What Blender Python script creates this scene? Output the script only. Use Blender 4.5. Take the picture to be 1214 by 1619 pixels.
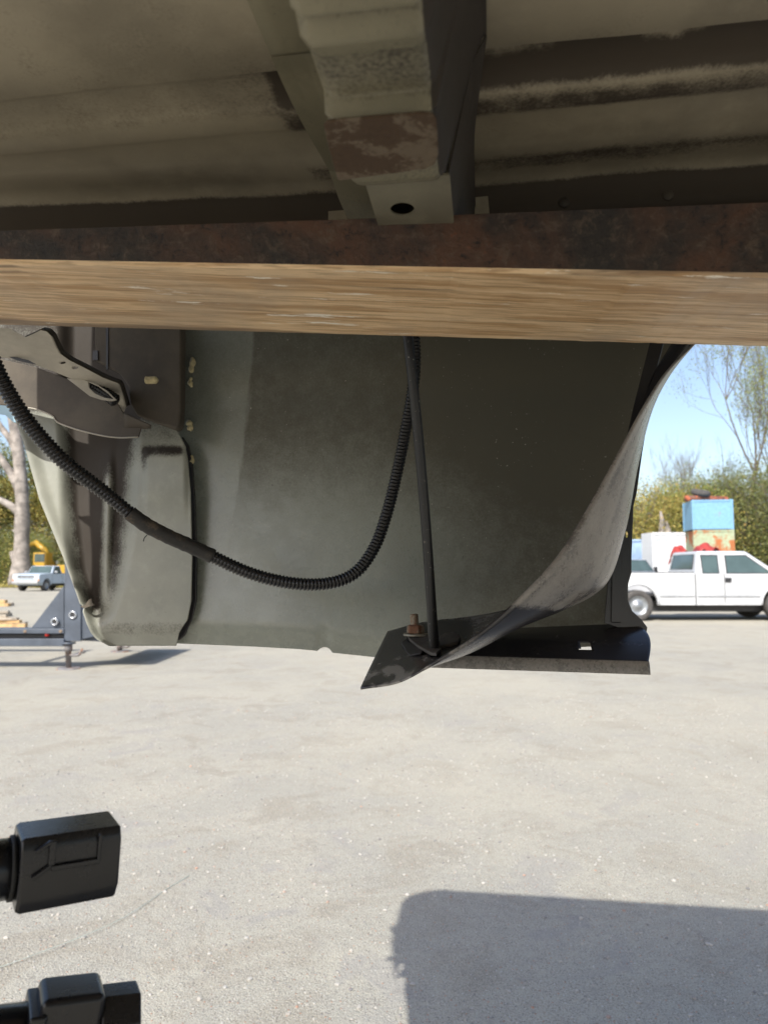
import bpy, bmesh, math, random
import numpy as np
from mathutils import Vector, Matrix, noise as mnoise

R = math.radians
random.seed(7)
rng = np.random.default_rng(7)
scene = bpy.context.scene
for o in list(bpy.data.objects):
    bpy.data.objects.remove(o)

# ------------------------------------------------------------------ camera
CAM_H = 1.35
FPX = 1124.0                      # focal length in photo pixels (1214 x 1619)
PITCH = math.atan((903 - 809.5) / FPX)
cam_d = bpy.data.cameras.new('camera')
cam = bpy.data.objects.new('camera', cam_d)
scene.collection.objects.link(cam)
cam.location = (0, 0, CAM_H)
cam.rotation_euler = (math.pi / 2 + PITCH, 0, 0)
cam_d.sensor_fit = 'VERTICAL'
cam_d.sensor_height = 36.0
cam_d.lens = FPX / 1619 * 36.0
cam_d.clip_start = 0.02
cam_d.clip_end = 2000
cam_d.dof.use_dof = True
cam_d.dof.focus_distance = 0.92
cam_d.dof.aperture_fstop = 8.0
scene.camera = cam

# ------------------------------------------------------------------ light
SUN_EL = R(45.3)
SUN_AZ = R(24.5)                  # the light travels away from the camera and to the right
to_sun = Vector((-math.sin(SUN_AZ) * math.cos(SUN_EL), -math.cos(SUN_AZ) * math.cos(SUN_EL), math.sin(SUN_EL)))
world = bpy.data.worlds.new('World')
scene.world = world
world.use_nodes = True
wn = world.node_tree
wn.nodes.clear()
w_out = wn.nodes.new('ShaderNodeOutputWorld')
w_bg = wn.nodes.new('ShaderNodeBackground')
w_sky = wn.nodes.new('ShaderNodeTexSky')
w_sky.sky_type = 'NISHITA'
w_sky.sun_disc = False
w_sky.sun_elevation = SUN_EL
w_sky.sun_rotation = math.atan2(to_sun.x, to_sun.y)
w_sky.air_density = 1.0
w_sky.dust_density = 2.0
w_sky.ozone_density = 1.0
w_bg.inputs['Strength'].default_value = 0.14
w_tint = wn.nodes.new('ShaderNodeMix')            # even, slightly milky haze over the whole sky
w_tint.data_type = 'RGBA'; w_tint.blend_type = 'MULTIPLY'
w_tint.inputs[0].default_value = 1.0
w_tint.inputs[7].default_value = (0.87, 0.835, 0.82, 1)
wn.links.new(w_sky.outputs[0], w_tint.inputs[6])
wn.links.new(w_tint.outputs[2], w_bg.inputs[0])
wn.links.new(w_bg.outputs[0], w_out.inputs[0])
sun_d = bpy.data.lights.new('sun', 'SUN')
sun_d.energy = 2.95
sun_d.angle = R(0.55)
sun_d.color = (1.0, 0.975, 0.905)
sun = bpy.data.objects.new('sun', sun_d)
scene.collection.objects.link(sun)
sun.rotation_euler = to_sun.to_track_quat('Z', 'Y').to_euler()
sun.location = to_sun * 30

scene.view_settings.view_transform = 'Standard'
scene.view_settings.look = 'None'
scene.view_settings.gamma = 1.0
scene.view_settings.exposure = 1.05
scene.render.engine = 'CYCLES'
scene.cycles.use_denoising = True
scene.cycles.max_bounces = 10
scene.cycles.diffuse_bounces = 6
scene.cycles.sample_clamp_indirect = 6.0

# ------------------------------------------------------------------ geometry helpers
CO = scene.collection
cF = Vector((0, math.cos(PITCH), math.sin(PITCH)))
cU = Vector((0, -math.sin(PITCH), math.cos(PITCH)))
cR = Vector((1, 0, 0))
C0 = Vector((0, 0, CAM_H))
BED_A = R(8.0)
B0 = Vector((0, 1.05, 0))
bu = Vector((math.cos(BED_A), -math.sin(BED_A), 0))
bv = Vector((math.sin(BED_A), math.cos(BED_A), 0))

def ray(px, py):
    return cF + cR * ((px - 607) / FPX) + cU * ((809.5 - py) / FPX)
def PY(px, py, Y):
    d = ray(px, py); return C0 + d * (Y / d.y)
def PZ(px, py, z):
    d = ray(px, py); return C0 + d * ((z - CAM_H) / d.z)
def PT(px, py, t):
    d = ray(px, py); k = (t - (C0 - B0).dot(bv)) / d.dot(bv); return C0 + d * k
def BED(s, t, z):
    return B0 + bu * s + bv * t + Vector((0, 0, CAM_H + z))
def ST(p):
    q = p - B0; return q.dot(bu), q.dot(bv), p.z - CAM_H
def GR(px, py):
    return PZ(px, py, 0.0)

def wloc(o):
    v = Vector(o.location)
    while o.parent:
        o = o.parent; v += Vector(o.location)
    return v
def tag(o, label=None, cat=None, group=None, kind=None):
    if label: o['label'] = label
    if cat: o['category'] = cat
    if group: o['group'] = group
    if kind: o['kind'] = kind
    return o
def empty(name, loc, label=None, cat=None, group=None, rz=0.0):
    o = bpy.data.objects.new(name, None); CO.objects.link(o)
    o.location = loc; o.empty_display_size = 0.1
    o.rotation_euler = (0, 0, rz)
    return tag(o, label, cat, group)
def mobj(name, verts, faces, mat=None, parent=None, smooth=False, local=False, dirt_shading=None):
    me = bpy.data.meshes.new(name)
    off = Vector((0, 0, 0)) if (parent is None or local) else wloc(parent)
    vs = [(v[0] - off[0], v[1] - off[1], v[2] - off[2]) for v in verts]
    me.from_pydata(vs, [], faces); me.update()
    bm = bmesh.new(); bm.from_mesh(me)
    bmesh.ops.recalc_face_normals(bm, faces=bm.faces)
    bm.to_mesh(me); bm.free()
    if smooth:
        me.polygons.foreach_set('use_smooth', [True] * len(me.polygons))
    if dirt_shading is not None:
        a = me.attributes.new('dirt_shading', 'FLOAT', 'POINT')
        a.data.foreach_set('value', np.asarray(dirt_shading, dtype=np.float32))
    o = bpy.data.objects.new(name, me); CO.objects.link(o)
    if parent: o.parent = parent
    if mat:
        for m in (mat if isinstance(mat, (list, tuple)) else [mat]): me.materials.append(m)
    return o
def from_bm(name, bm, mat, parent=None, smooth=False, local=False):
    verts = [v.co.copy() for v in bm.verts]
    bm.verts.index_update()
    faces = [[v.index for v in f.verts] for f in bm.faces]
    bm.free()
    return mobj(name, verts, faces, mat, parent, smooth, local)
def solidify(o, th, offset=0.0, outer=None):
    m = o.modifiers.new('solid', 'SOLIDIFY'); m.thickness = th; m.offset = offset
    if outer is not None: m.material_offset = outer; m.material_offset_rim = outer
    return o
def bevel(o, w, seg=2, ang=35):
    m = o.modifiers.new('bevel', 'BEVEL'); m.width = w; m.segments = seg
    m.limit_method = 'ANGLE'; m.angle_limit = R(ang)
    o.data.polygons.foreach_set('use_smooth', [True] * len(o.data.polygons))
    w2 = o.modifiers.new('wn', 'WEIGHTED_NORMAL'); w2.keep_sharp = False
    return o
def grid(fn, nu, nv):
    vs = [fn(i / nu, j / nv) for j in range(nv + 1) for i in range(nu + 1)]
    fs = [(j * (nu + 1) + i, j * (nu + 1) + i + 1, (j + 1) * (nu + 1) + i + 1, (j + 1) * (nu + 1) + i)
          for j in range(nv) for i in range(nu)]
    return vs, fs
def box_v(c, sx, sy, sz, M=None):
    vs = [Vector((x * sx / 2, y * sy / 2, z * sz / 2)) for x in (-1, 1) for y in (-1, 1) for z in (-1, 1)]
    if M: vs = [M @ v for v in vs]
    vs = [v + Vector(c) for v in vs]
    fs = [(0, 1, 3, 2), (4, 6, 7, 5), (0, 4, 5, 1), (2, 3, 7, 6), (0, 2, 6, 4), (1, 5, 7, 3)]
    return vs, fs
class MB:
    def __init__(s): s.v = []; s.f = []
    def add(s, vf):
        n = len(s.v); s.v += list(vf[0]); s.f += [tuple(i + n for i in f) for f in vf[1]]; return s
    def box(s, c, sx, sy, sz, M=None): return s.add(box_v(c, sx, sy, sz, M))
    def build(s, name, mat, parent=None, smooth=False, local=False): return mobj(name, s.v, s.f, mat, parent, smooth, local)
def tube(path, radii, seg=12, cap=True):
    """sweep with parallel transport"""
    pts = [Vector(p) for p in path]; n = len(pts)
    if not isinstance(radii, (list, tuple, np.ndarray)): radii = [radii] * n
    T = [(pts[min(i + 1, n - 1)] - pts[max(i - 1, 0)]).normalized() for i in range(n)]
    a = T[0].orthogonal().normalized()
    vs, fs = [], []
    for i in range(n):
        a = (a - T[i] * a.dot(T[i])).normalized(); b = T[i].cross(a)
        for k in range(seg):
            w = 2 * math.pi * k / seg
            vs.append(pts[i] + (a * math.cos(w) + b * math.sin(w)) * radii[i])
    for i in range(n - 1):
        for k in range(seg):
            k2 = (k + 1) % seg
            fs.append((i * seg + k, i * seg + k2, (i + 1) * seg + k2, (i + 1) * seg + k))
    if cap:
        fs.append(tuple(range(seg))[::-1]); fs.append(tuple((n - 1) * seg + k for k in range(seg)))
    return vs, fs
def catmull(pts, n):
    pts = [Vector(p) for p in pts]
    P = [pts[0] * 2 - pts[1]] + pts + [pts[-1] * 2 - pts[-2]]
    out = []
    m = len(pts) - 1
    for i in range(n + 1):
        x = i / n * m; k = min(int(x), m - 1); t = x - k
        p0, p1, p2, p3 = P[k], P[k + 1], P[k + 2], P[k + 3]
        out.append(0.5 * ((2 * p1) + (p2 - p0) * t + (2 * p0 - 5 * p1 + 4 * p2 - p3) * t * t + (3 * p1 - p0 - 3 * p2 + p3) * t ** 3))
    # equal arc length
    L = [0.0]
    for a, b in zip(out, out[1:]): L.append(L[-1] + (b - a).length)
    res = []; j = 0
    for i in range(n + 1):
        d = L[-1] * i / n
        while j < n - 1 and L[j + 1] < d: j += 1
        f = (d - L[j]) / max(1e-9, L[j + 1] - L[j])
        res.append(out[j].lerp(out[j + 1], min(1, f)))
    return res, L[-1]
def lerp_table(tab, x):
    if x <= tab[0][0]: return tab[0][1]
    for (a, b), (c, d) in zip(tab, tab[1:]):
        if x <= c: return b + (d - b) * (x - a) / (c - a)
    return tab[-1][1]
def sstep(a, b, x):
    t = min(1, max(0, (x - a) / (b - a))); return t * t * (3 - 2 * t)
def plate(name, loops, vec, mat, parent=None, bev=0.0, local=False):
    """flat outline (first loop) with holes (other loops), extruded by vec"""
    bm = bmesh.new(); edges = []
    for lp in loops:
        vs = [bm.verts.new(p) for p in lp]
        edges += [bm.edges.new((vs[i], vs[(i + 1) % len(vs)])) for i in range(len(vs))]
    bmesh.ops.triangle_fill(bm, use_beauty=True, use_dissolve=False, edges=edges)
    g = bmesh.ops.extrude_face_region(bm, geom=bm.faces[:])
    bmesh.ops.translate(bm, verts=[v for v in g['geom'] if isinstance(v, bmesh.types.BMVert)], vec=Vector(vec))
    o = from_bm(name, bm, mat, parent, False, local)
    if bev: bevel(o, bev, 2)
    return o
def ell(cx, cy, rx, ry, n, f):
    return [f(cx + rx * math.cos(2 * math.pi * k / n), cy + ry * math.sin(2 * math.pi * k / n)) for k in range(n)]

# ------------------------------------------------------------------ material helpers
def new_mat(name):
    m = bpy.data.materials.new(name); m.use_nodes = True
    nt = m.node_tree; b = nt.nodes['Principled BSDF']
    return m, nt, b
def N(nt, t, **kw):
    n = nt.nodes.new(t)
    for k, v in kw.items(): setattr(n, k, v)
    return n
def L(nt, a, b): nt.links.new(a, b)
def coords(nt, scale=(1, 1, 1), rot=(0, 0, 0), kind='Object'):
    tc = N(nt, 'ShaderNodeTexCoord'); mp = N(nt, 'ShaderNodeMapping')
    mp.inputs['Scale'].default_value = scale; mp.inputs['Rotation'].default_value = rot
    L(nt, tc.outputs[kind], mp.inputs[0]); return mp.outputs[0]
def noise(nt, vec, scale, detail=4, rough=0.55, dist=0.0):
    n = N(nt, 'ShaderNodeTexNoise'); n.inputs['Scale'].default_value = scale
    n.inputs['Detail'].default_value = detail; n.inputs['Roughness'].default_value = rough
    n.inputs['Distortion'].default_value = dist
    L(nt, vec, n.inputs['Vector']); return n.outputs['Fac']
def ramp(nt, fac, a, b, ca=0.0, cb=1.0):
    n = N(nt, 'ShaderNodeMapRange'); n.interpolation_type = 'SMOOTHSTEP'
    n.inputs[1].default_value = a; n.inputs[2].default_value = b; n.inputs[3].default_value = ca; n.inputs[4].default_value = cb
    L(nt, fac, n.inputs[0]); return n.outputs[0]
def mixc(nt, fac, a, b):
    n = N(nt, 'ShaderNodeMix', data_type='RGBA')
    for sock, v in ((n.inputs[0], fac), (n.inputs[6], a), (n.inputs[7], b)):
        if isinstance(v, (int, float)): sock.default_value = v
        elif isinstance(v, tuple): sock.default_value = (*v, 1) if len(v) == 3 else v
        else: L(nt, v, sock)
    return n.outputs[2]
def mth(nt, op, a, b=0.0):
    n = N(nt, 'ShaderNodeMath', operation=op)
    for i, v in enumerate((a, b)):
        if isinstance(v, (int, float)): n.inputs[i].default_value = v
        else: L(nt, v, n.inputs[i])
    return n.outputs[0]
def bump(nt, b, h, strength=0.3, dist=0.002):
    n = N(nt, 'ShaderNodeBump'); n.inputs['Strength'].default_value = strength; n.inputs['Distance'].default_value = dist
    L(nt, h, n.inputs['Height']); L(nt, n.outputs[0], b.inputs['Normal'])
def sheet_mat(name, base, dirt_shading, rough=0.5, metal=0.0, speck=0.5, scale=1.0, alt=None, spec=0.5, grain=0.6, blot=0.6, drough=0.3, chips=0.0):
    """painted sheet: blotchy tone, film of grime or painted shading (attribute 'dirt_shading' steers it), dark specks, fine relief"""
    m, nt, b = new_mat(name); v = coords(nt)
    n1 = noise(nt, v, 7 * scale, 6, 0.6); n2 = noise(nt, v, 38 * scale, 8, 0.72); n3 = noise(nt, v, 210 * scale, 3, 0.6)
    n4 = noise(nt, v, 340 * scale, 3, 0.6)
    at = N(nt, 'ShaderNodeAttribute'); at.attribute_name = 'dirt_shading'
    alt = alt or tuple(c * 0.7 for c in base)
    c = mixc(nt, ramp(nt, n1, 0.38, 0.66), base, alt)
    c = mixc(nt, ramp(nt, n2, 0.45, 0.75, 0.0, 0.35), c, tuple(min(1, x * 1.35) for x in base))
    s = mth(nt, 'ADD', at.outputs['Fac'], mth(nt, 'MULTIPLY', mth(nt, 'SUBTRACT', n2, 0.5), blot))
    s = mth(nt, 'ADD', s, mth(nt, 'MULTIPLY', mth(nt, 'SUBTRACT', n4, 0.5), grain))
    d = ramp(nt, s, 0.25, 0.75)
    c = mixc(nt, d, c, dirt_shading)
    c = mixc(nt, ramp(nt, n3, 0.68, 0.78, 0, speck), c, dirt_shading)
    if chips:
        n9 = noise(nt, v, 260, 2, 0.5); n10 = noise(nt, v, 14, 4, 0.6)
        c = mixc(nt, mth(nt, 'MULTIPLY', ramp(nt, n9, 0.70, 0.76, 0, chips), ramp(nt, n10, 0.42, 0.6)), c, (0.55, 0.52, 0.46))
        c = mixc(nt, ramp(nt, noise(nt, v, 120, 2, 0.5), 0.76, 0.80, 0, 0.7), c, (0.02, 0.017, 0.013))
    L(nt, c, b.inputs['Base Color'])
    L(nt, mth(nt, 'ADD', mth(nt, 'MULTIPLY', d, drough), mth(nt, 'ADD', rough - 0.08, mth(nt, 'MULTIPLY', n2, 0.16))), b.inputs['Roughness'])
    b.inputs['Metallic'].default_value = metal
    b.inputs['Specular IOR Level'].default_value = spec
    h = mth(nt, 'ADD', mth(nt, 'MULTIPLY', n2, 0.5), mth(nt, 'MULTIPLY', n4, 0.35))
    bump(nt, b, h, 0.25, 0.0012)
    return m
def plain(name, col, rough=0.5, metal=0.0, var=0.25, scale=12, spec=0.5, bmp=0.0):
    m, nt, b = new_mat(name); v = coords(nt)
    n1 = noise(nt, v, scale, 6, 0.62)
    L(nt, mixc(nt, ramp(nt, n1, 0.3, 0.72), tuple(c * (1 - var) for c in col), tuple(min(1, c * (1 + var * 0.6)) for c in col)), b.inputs['Base Color'])
    b.inputs['Roughness'].default_value = rough; b.inputs['Metallic'].default_value = metal
    b.inputs['Specular IOR Level'].default_value = spec
    if bmp: bump(nt, b, n1, bmp, 0.004)
    return m
def rusty(name, paint, rust=(0.16, 0.06, 0.025), amount=0.5, scale=3.0, rough=0.6):
    m, nt, b = new_mat(name); v = coords(nt)
    n1 = noise(nt, v, scale, 8, 0.68, 0.4); n2 = noise(nt, v, scale * 9, 5, 0.6)
    r = ramp(nt, mth(nt, 'ADD', n1, mth(nt, 'MULTIPLY', mth(nt, 'SUBTRACT', n2, 0.5), 0.3)), 0.68 - amount * 0.3, 0.78 - amount * 0.3)
    rc = mixc(nt, n2, rust, tuple(c * 2.0 for c in rust))
    pc = mixc(nt, ramp(nt, n2, 0.3, 0.7), paint, tuple(c * 0.82 for c in paint))
    L(nt, mixc(nt, r, pc, rc), b.inputs['Base Color'])
    L(nt, mth(nt, 'ADD', rough - 0.1, mth(nt, 'MULTIPLY', r, 0.35)), b.inputs['Roughness'])
    bump(nt, b, n2, 0.3, 0.003)
    return m
def stretched(name, a, b_, c_, axis_rot, rough=0.5, metal=0.3):
    """worn steel streaked along one axis"""
    m, nt, b = new_mat(name)
    v = coords(nt, (2.0, 75, 75), (0, 0, axis_rot)); v2 = coords(nt, (9, 420, 420), (0, 0, axis_rot)); v3 = coords(nt, (9, 85, 85), (0, 0, axis_rot))
    n1 = noise(nt, v, 1.0, 6, 0.65, 0.3); n2 = noise(nt, v2, 1.0, 4, 0.6); n3 = noise(nt, v3, 1.0, 6, 0.7)
    n0 = noise(nt, coords(nt), 5, 5, 0.6)
    c = mixc(nt, ramp(nt, n1, 0.39, 0.59), a, b_)
    c = mixc(nt, ramp(nt, n2, 0.50, 0.66, 0, 0.5), c, tuple(x * 0.42 for x in a))
    c = mixc(nt, ramp(nt, n0, 0.45, 0.70, 0, 0.55), c, (0.42, 0.335, 0.25))
    n5 = noise(nt, coords(nt, (1.0, 28, 28), (0, 0, axis_rot)), 1.0, 5, 0.6, 0.5)
    c = mixc(nt, ramp(nt, n5, 0.56, 0.66, 0, 0.75), c, (0.14, 0.09, 0.055))
    c = mixc(nt, ramp(nt, n3, 0.61, 0.66, 0, 0.95), c, c_)
    L(nt, c, b.inputs['Base Color'])
    b.inputs['Roughness'].default_value = rough; b.inputs['Metallic'].default_value = metal
    bump(nt, b, mth(nt, 'ADD', n1, n2), 0.35, 0.0008)
    return m

M = {}
M['under'] = sheet_mat('underside_primer', (0.385, 0.330, 0.235), (0.066, 0.050, 0.034), 0.5, speck=0.3, blot=0.75, grain=0.4)
M['corner'] = sheet_mat('corner_primer', (0.32, 0.32, 0.27), (0.035, 0.027, 0.02), 0.42, speck=0.3, alt=(0.25, 0.255, 0.218), grain=0.5)
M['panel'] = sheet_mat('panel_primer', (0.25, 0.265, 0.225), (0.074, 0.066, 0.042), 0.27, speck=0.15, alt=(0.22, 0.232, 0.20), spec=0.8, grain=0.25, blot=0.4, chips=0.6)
M['sill'] = sheet_mat('sill_primer', (0.225, 0.20, 0.13), (0.034, 0.026, 0.019), 0.5, speck=0.4, blot=0.6, grain=0.7)
M['web'] = sheet_mat('web_primer', (0.175, 0.158, 0.108), (0.09, 0.065, 0.04), 0.55, speck=0.6, alt=(0.13, 0.115, 0.08))
M['blue'] = sheet_mat('pale_blue_paint', (0.33, 0.50, 0.60), (0.30, 0.28, 0.25), 0.3, speck=0.2)
M['black'] = sheet_mat('black_coat', (0.022, 0.022, 0.026), (0.19, 0.165, 0.135), 0.38, speck=0.5, alt=(0.03, 0.03, 0.034))
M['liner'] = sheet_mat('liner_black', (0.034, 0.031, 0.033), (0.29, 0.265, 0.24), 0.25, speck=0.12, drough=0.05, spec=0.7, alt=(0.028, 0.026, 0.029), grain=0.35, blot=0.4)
M['dusty'] = sheet_mat('dusty_black', (0.15, 0.13, 0.108), (0.035, 0.032, 0.032), 0.6, speck=0.6, alt=(0.06, 0.054, 0.05), scale=2)
M['grime'] = sheet_mat('grimy_brown', (0.10, 0.082, 0.06), (0.035, 0.028, 0.022), 0.7, speck=0.4, alt=(0.06, 0.048, 0.036))
M['bracket'] = sheet_mat('bracket_grey', (0.44, 0.40, 0.33), (0.17, 0.10, 0.06), 0.55, speck=0.35)
M['rustpad'] = rusty('rusty_pad', (0.14, 0.102, 0.064), (0.045, 0.027, 0.015), 0.85, 30, 0.75)
M['weldmark'] = sheet_mat('weld_mark', (0.22, 0.185, 0.135), (0.10, 0.07, 0.045), 0.7, speck=0.5)
M['rustbolt'] = rusty('rusty_bolt', (0.30, 0.25, 0.18), (0.13, 0.062, 0.035), 0.7, 60)
M['washer'] = plain('zinc_washer', (0.36, 0.33, 0.26), 0.5, 0.4, 0.3, 120)
M['rod'] = sheet_mat('rod_black', (0.014, 0.014, 0.015), (0.24, 0.21, 0.17), 0.4, speck=0.9, alt=(0.018, 0.018, 0.018), chips=1.0)
M['conduit'] = sheet_mat('conduit_black', (0.011, 0.0105, 0.0115), (0.085, 0.072, 0.058), 0.27, speck=0.2, alt=(0.014, 0.013, 0.014))
M['tape'] = sheet_mat('cloth_tape', (0.026, 0.024, 0.022), (0.16, 0.12, 0.08), 0.6, speck=0.3)
M['sealant'] = plain('yellowed_sealant', (0.66, 0.56, 0.32), 0.6, 0, 0.25, 180)
def fork_mat():
    m, nt, b = new_mat('fork_scale'); v = coords(nt)
    a = noise(nt, v, 9, 6, 0.65, 0.6); c1 = noise(nt, v, 85, 8, 0.78, 0.3); d = noise(nt, v, 170, 5, 0.7)
    c = mixc(nt, ramp(nt, a, 0.36, 0.64), (0.098, 0.046, 0.027), (0.032, 0.026, 0.023))
    c = mixc(nt, ramp(nt, c1, 0.50, 0.66, 0, 0.8), c, (0.115, 0.082, 0.058))
    c = mixc(nt, ramp(nt, c1, 0.46, 0.36, 0, 0.9), c, (0.013, 0.012, 0.013))
    c = mixc(nt, mth(nt, 'MULTIPLY', ramp(nt, d, 0.55, 0.7), ramp(nt, a, 0.5, 0.36)), c, (0.16, 0.06, 0.03))
    L(nt, c, b.inputs['Base Color']); b.inputs['Roughness'].default_value = 0.62
    bump(nt, b, mth(nt, 'ADD', c1, mth(nt, 'MULTIPLY', d, 0.5)), 0.7, 0.002)
    return m
M['fork_side'] = fork_mat()
M['trim0'] = plain('dull_rubber', (0.012, 0.012, 0.012), 0.7)
M['fork_worn'] = stretched('fork_worn', (0.50, 0.30, 0.14), (0.80, 0.57, 0.335), (0.95, 0.88, 0.76), R(-2), 0.5, 0.12)
M['plastic'] = sheet_mat('black_plastic', (0.010, 0.010, 0.012), (0.09, 0.078, 0.065), 0.28, speck=0.35, alt=(0.014, 0.013, 0.014), blot=1.1)

# ------------------------------------------------------------------ ground
def ground_mat():
    m, nt, b = new_mat('dusty_gravel'); v = coords(nt)
    n0 = noise(nt, v, 0.16, 4, 0.6); n1 = noise(nt, v, 0.9, 7, 0.62, 0.4); n2 = noise(nt, v, 9, 8, 0.72); n3 = noise(nt, v, 60, 5, 0.65)
    vs = N(nt, 'ShaderNodeTexVoronoi'); vs.inputs['Scale'].default_value = 75; L(nt, v, vs.inputs['Vector'])
    vb = N(nt, 'ShaderNodeTexVoronoi'); vb.inputs['Scale'].default_value = 190; L(nt, v, vb.inputs['Vector'])
    c = mixc(nt, ramp(nt, n1, 0.36, 0.62), (0.395, 0.367, 0.298), (0.335, 0.318, 0.268))
    n6 = noise(nt, v, 2.3, 6, 0.66, 0.8)
    c = mixc(nt, ramp(nt, n6, 0.49, 0.64, 0, 0.7), c, (0.27, 0.237, 0.182))
    n7 = noise(nt, v, 150, 4, 0.7); n8 = noise(nt, v, 26, 6, 0.75)
    c = mixc(nt, ramp(nt, n7, 0.42, 0.62, 0, 0.55), c, (0.45, 0.432, 0.382))
    c = mixc(nt, mth(nt, 'MULTIPLY', ramp(nt, n7, 0.52, 0.36), ramp(nt, n8, 0.35, 0.6)), c, (0.17, 0.15, 0.13))
    c = mixc(nt, ramp(nt, n6, 0.44, 0.34, 0, 0.55), c, (0.30, 0.285, 0.265))
    c = mixc(nt, ramp(nt, n0, 0.42, 0.62, 0, 0.5), c, (0.425, 0.392, 0.315))
    c = mixc(nt, ramp(nt, n2, 0.52, 0.75, 0, 0.55), c, (0.26, 0.235, 0.21))
    c = mixc(nt, ramp(nt, n3, 0.5, 0.8, 0, 0.6), c, (0.22, 0.21, 0.2))
    # single grains: some pale, some dark or reddish
    sel = N(nt, 'ShaderNodeSeparateColor'); L(nt, vs.outputs['Color'], sel.inputs[0])
    g = mth(nt, 'MULTIPLY', ramp(nt, vs.outputs['Distance'], 0.28, 0.16), ramp(nt, sel.outputs[0], 0.55, 0.62))
    gc = mixc(nt, ramp(nt, sel.outputs[1], 0.3, 0.7), (0.50, 0.48, 0.45), (0.22, 0.20, 0.19))
    gc = mixc(nt, ramp(nt, sel.outputs[2], 0.9, 0.93), gc, (0.40, 0.22, 0.15))
    c = mixc(nt, g, c, gc)
    L(nt, c, b.inputs['Base Color']); b.inputs['Roughness'].default_value = 0.95; b.inputs['Specular IOR Level'].default_value = 0.15
    h = mth(nt, 'ADD', mth(nt, 'MULTIPLY', n2, 1.0), mth(nt, 'MULTIPLY', n3, 0.5))
    h = mth(nt, 'ADD', h, mth(nt, 'MULTIPLY', vb.outputs['Distance'], -0.25)); h = mth(nt, 'ADD', h, mth(nt, 'MULTIPLY', g, 0.25))
    bump(nt, b, mth(nt, 'ADD', h, mth(nt, 'MULTIPLY', n7, 0.25)), 0.8, 0.012)
    return m
M['ground'] = ground_mat()
def ground_fn(a, b):
    x = (a - 0.5) * 700; y = -200 + b * 700
    return Vector((x, y, 0))
gv, gf = grid(ground_fn, 14, 14)
tag(mobj('ground', gv, gf, M['ground']), 'pale dusty gravel yard in sun', kind='structure')

def stones(name, n, xr, yr, s0, s1, mat, seed, flat=0.6):
    r = np.random.default_rng(seed)
    ico = bmesh.new(); bmesh.ops.create_icosphere(ico, subdivisions=1, radius=1.0)
    bv_ = np.array([v.co[:] for v in ico.verts]); bf = np.array([[v.index for v in f.verts] for f in ico.faces]); ico.free()
    nv = len(bv_)
    V = np.empty((n, nv, 3)); 
    ys = yr[0] + (yr[1] - yr[0]) * r.random(n) ** 1.5
    w = (xr[1] - xr[0])
    xs = xr[0] + w * r.random(n)
    # clump
    keep = np.array([mnoise.noise((x * 1.3, y * 1.3, 3.0)) for x, y in zip(xs, ys)]) + r.random(n) * 0.9 - 0.25 > 0
    sz = s0 * (s1 / s0) ** (r.random(n) ** 2.1)
    sz = np.where(keep, sz, sz * 0.5)
    for i in range(n):
        a = r.random() * 6.283; ca, sa = math.cos(a), math.sin(a)
        p = bv_ * (1 + (r.random((nv, 1)) - 0.5) * 0.55) * np.array([1, 0.6 + 0.4 * r.random(), flat * (0.6 + 0.5 * r.random())]) * sz[i]
        V[i, :, 0] = p[:, 0] * ca - p[:, 1] * sa + xs[i]; V[i, :, 1] = p[:, 0] * sa + p[:, 1] * ca + ys[i]
        V[i, :, 2] = p[:, 2] + sz[i] * flat * 0.25
    F = (bf[None] + (np.arange(n) * nv)[:, None, None]).reshape(-1, 3)
    me = bpy.data.meshes.new(name); me.from_pydata(V.reshape(-1, 3).tolist(), [], F.tolist()); me.update()
    me.materials.append(mat)
    o = bpy.data.objects.new(name, me); CO.objects.link(o); return o
def stone_mat():
    m, nt, b = new_mat('pebbles'); g = N(nt, 'ShaderNodeNewGeometry')
    cr = N(nt, 'ShaderNodeValToRGB'); L(nt, g.outputs['Random Per Island'], cr.inputs[0])
    e = cr.color_ramp.elements; e[0].position = 0; e[0].color = (0.20, 0.19, 0.185, 1); e[1].position = 1; e[1].color = (0.46, 0.43, 0.39, 1)
    for p, c in ((0.25, (0.30, 0.275, 0.245, 1)), (0.6, (0.40, 0.375, 0.335, 1)), (0.90, (0.40, 0.38, 0.35, 1)), (0.93, (0.38, 0.21, 0.14, 1)), (0.95, (0.42, 0.39, 0.36, 1))):
        k = e.new(p); k.color = c
    L(nt, cr.outputs[0], b.inputs['Base Color']); b.inputs['Roughness'].default_value = 0.9
    return m
M['stone'] = stone_mat()
tag(stones('loose_gravel', 30000, (-3.2, 4.2), (1.7, 8.0), 0.0018, 0.0105, M['stone'], 3), 'small loose gravel strewn over the yard', 'gravel', kind='stuff')

# ------------------------------------------------------------------ truck bed
bed = empty('truck_bed', BED(0.4, 0, -0.13), 'pale blue pickup bed raised overhead, seen from below with grimy underside', 'truck bed')
FLOOR_Z = 0.40
S_REAR, S_FRONT = -0.575, 2.05
T_NEAR, T_LIP = -2.0, -0.335
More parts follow.
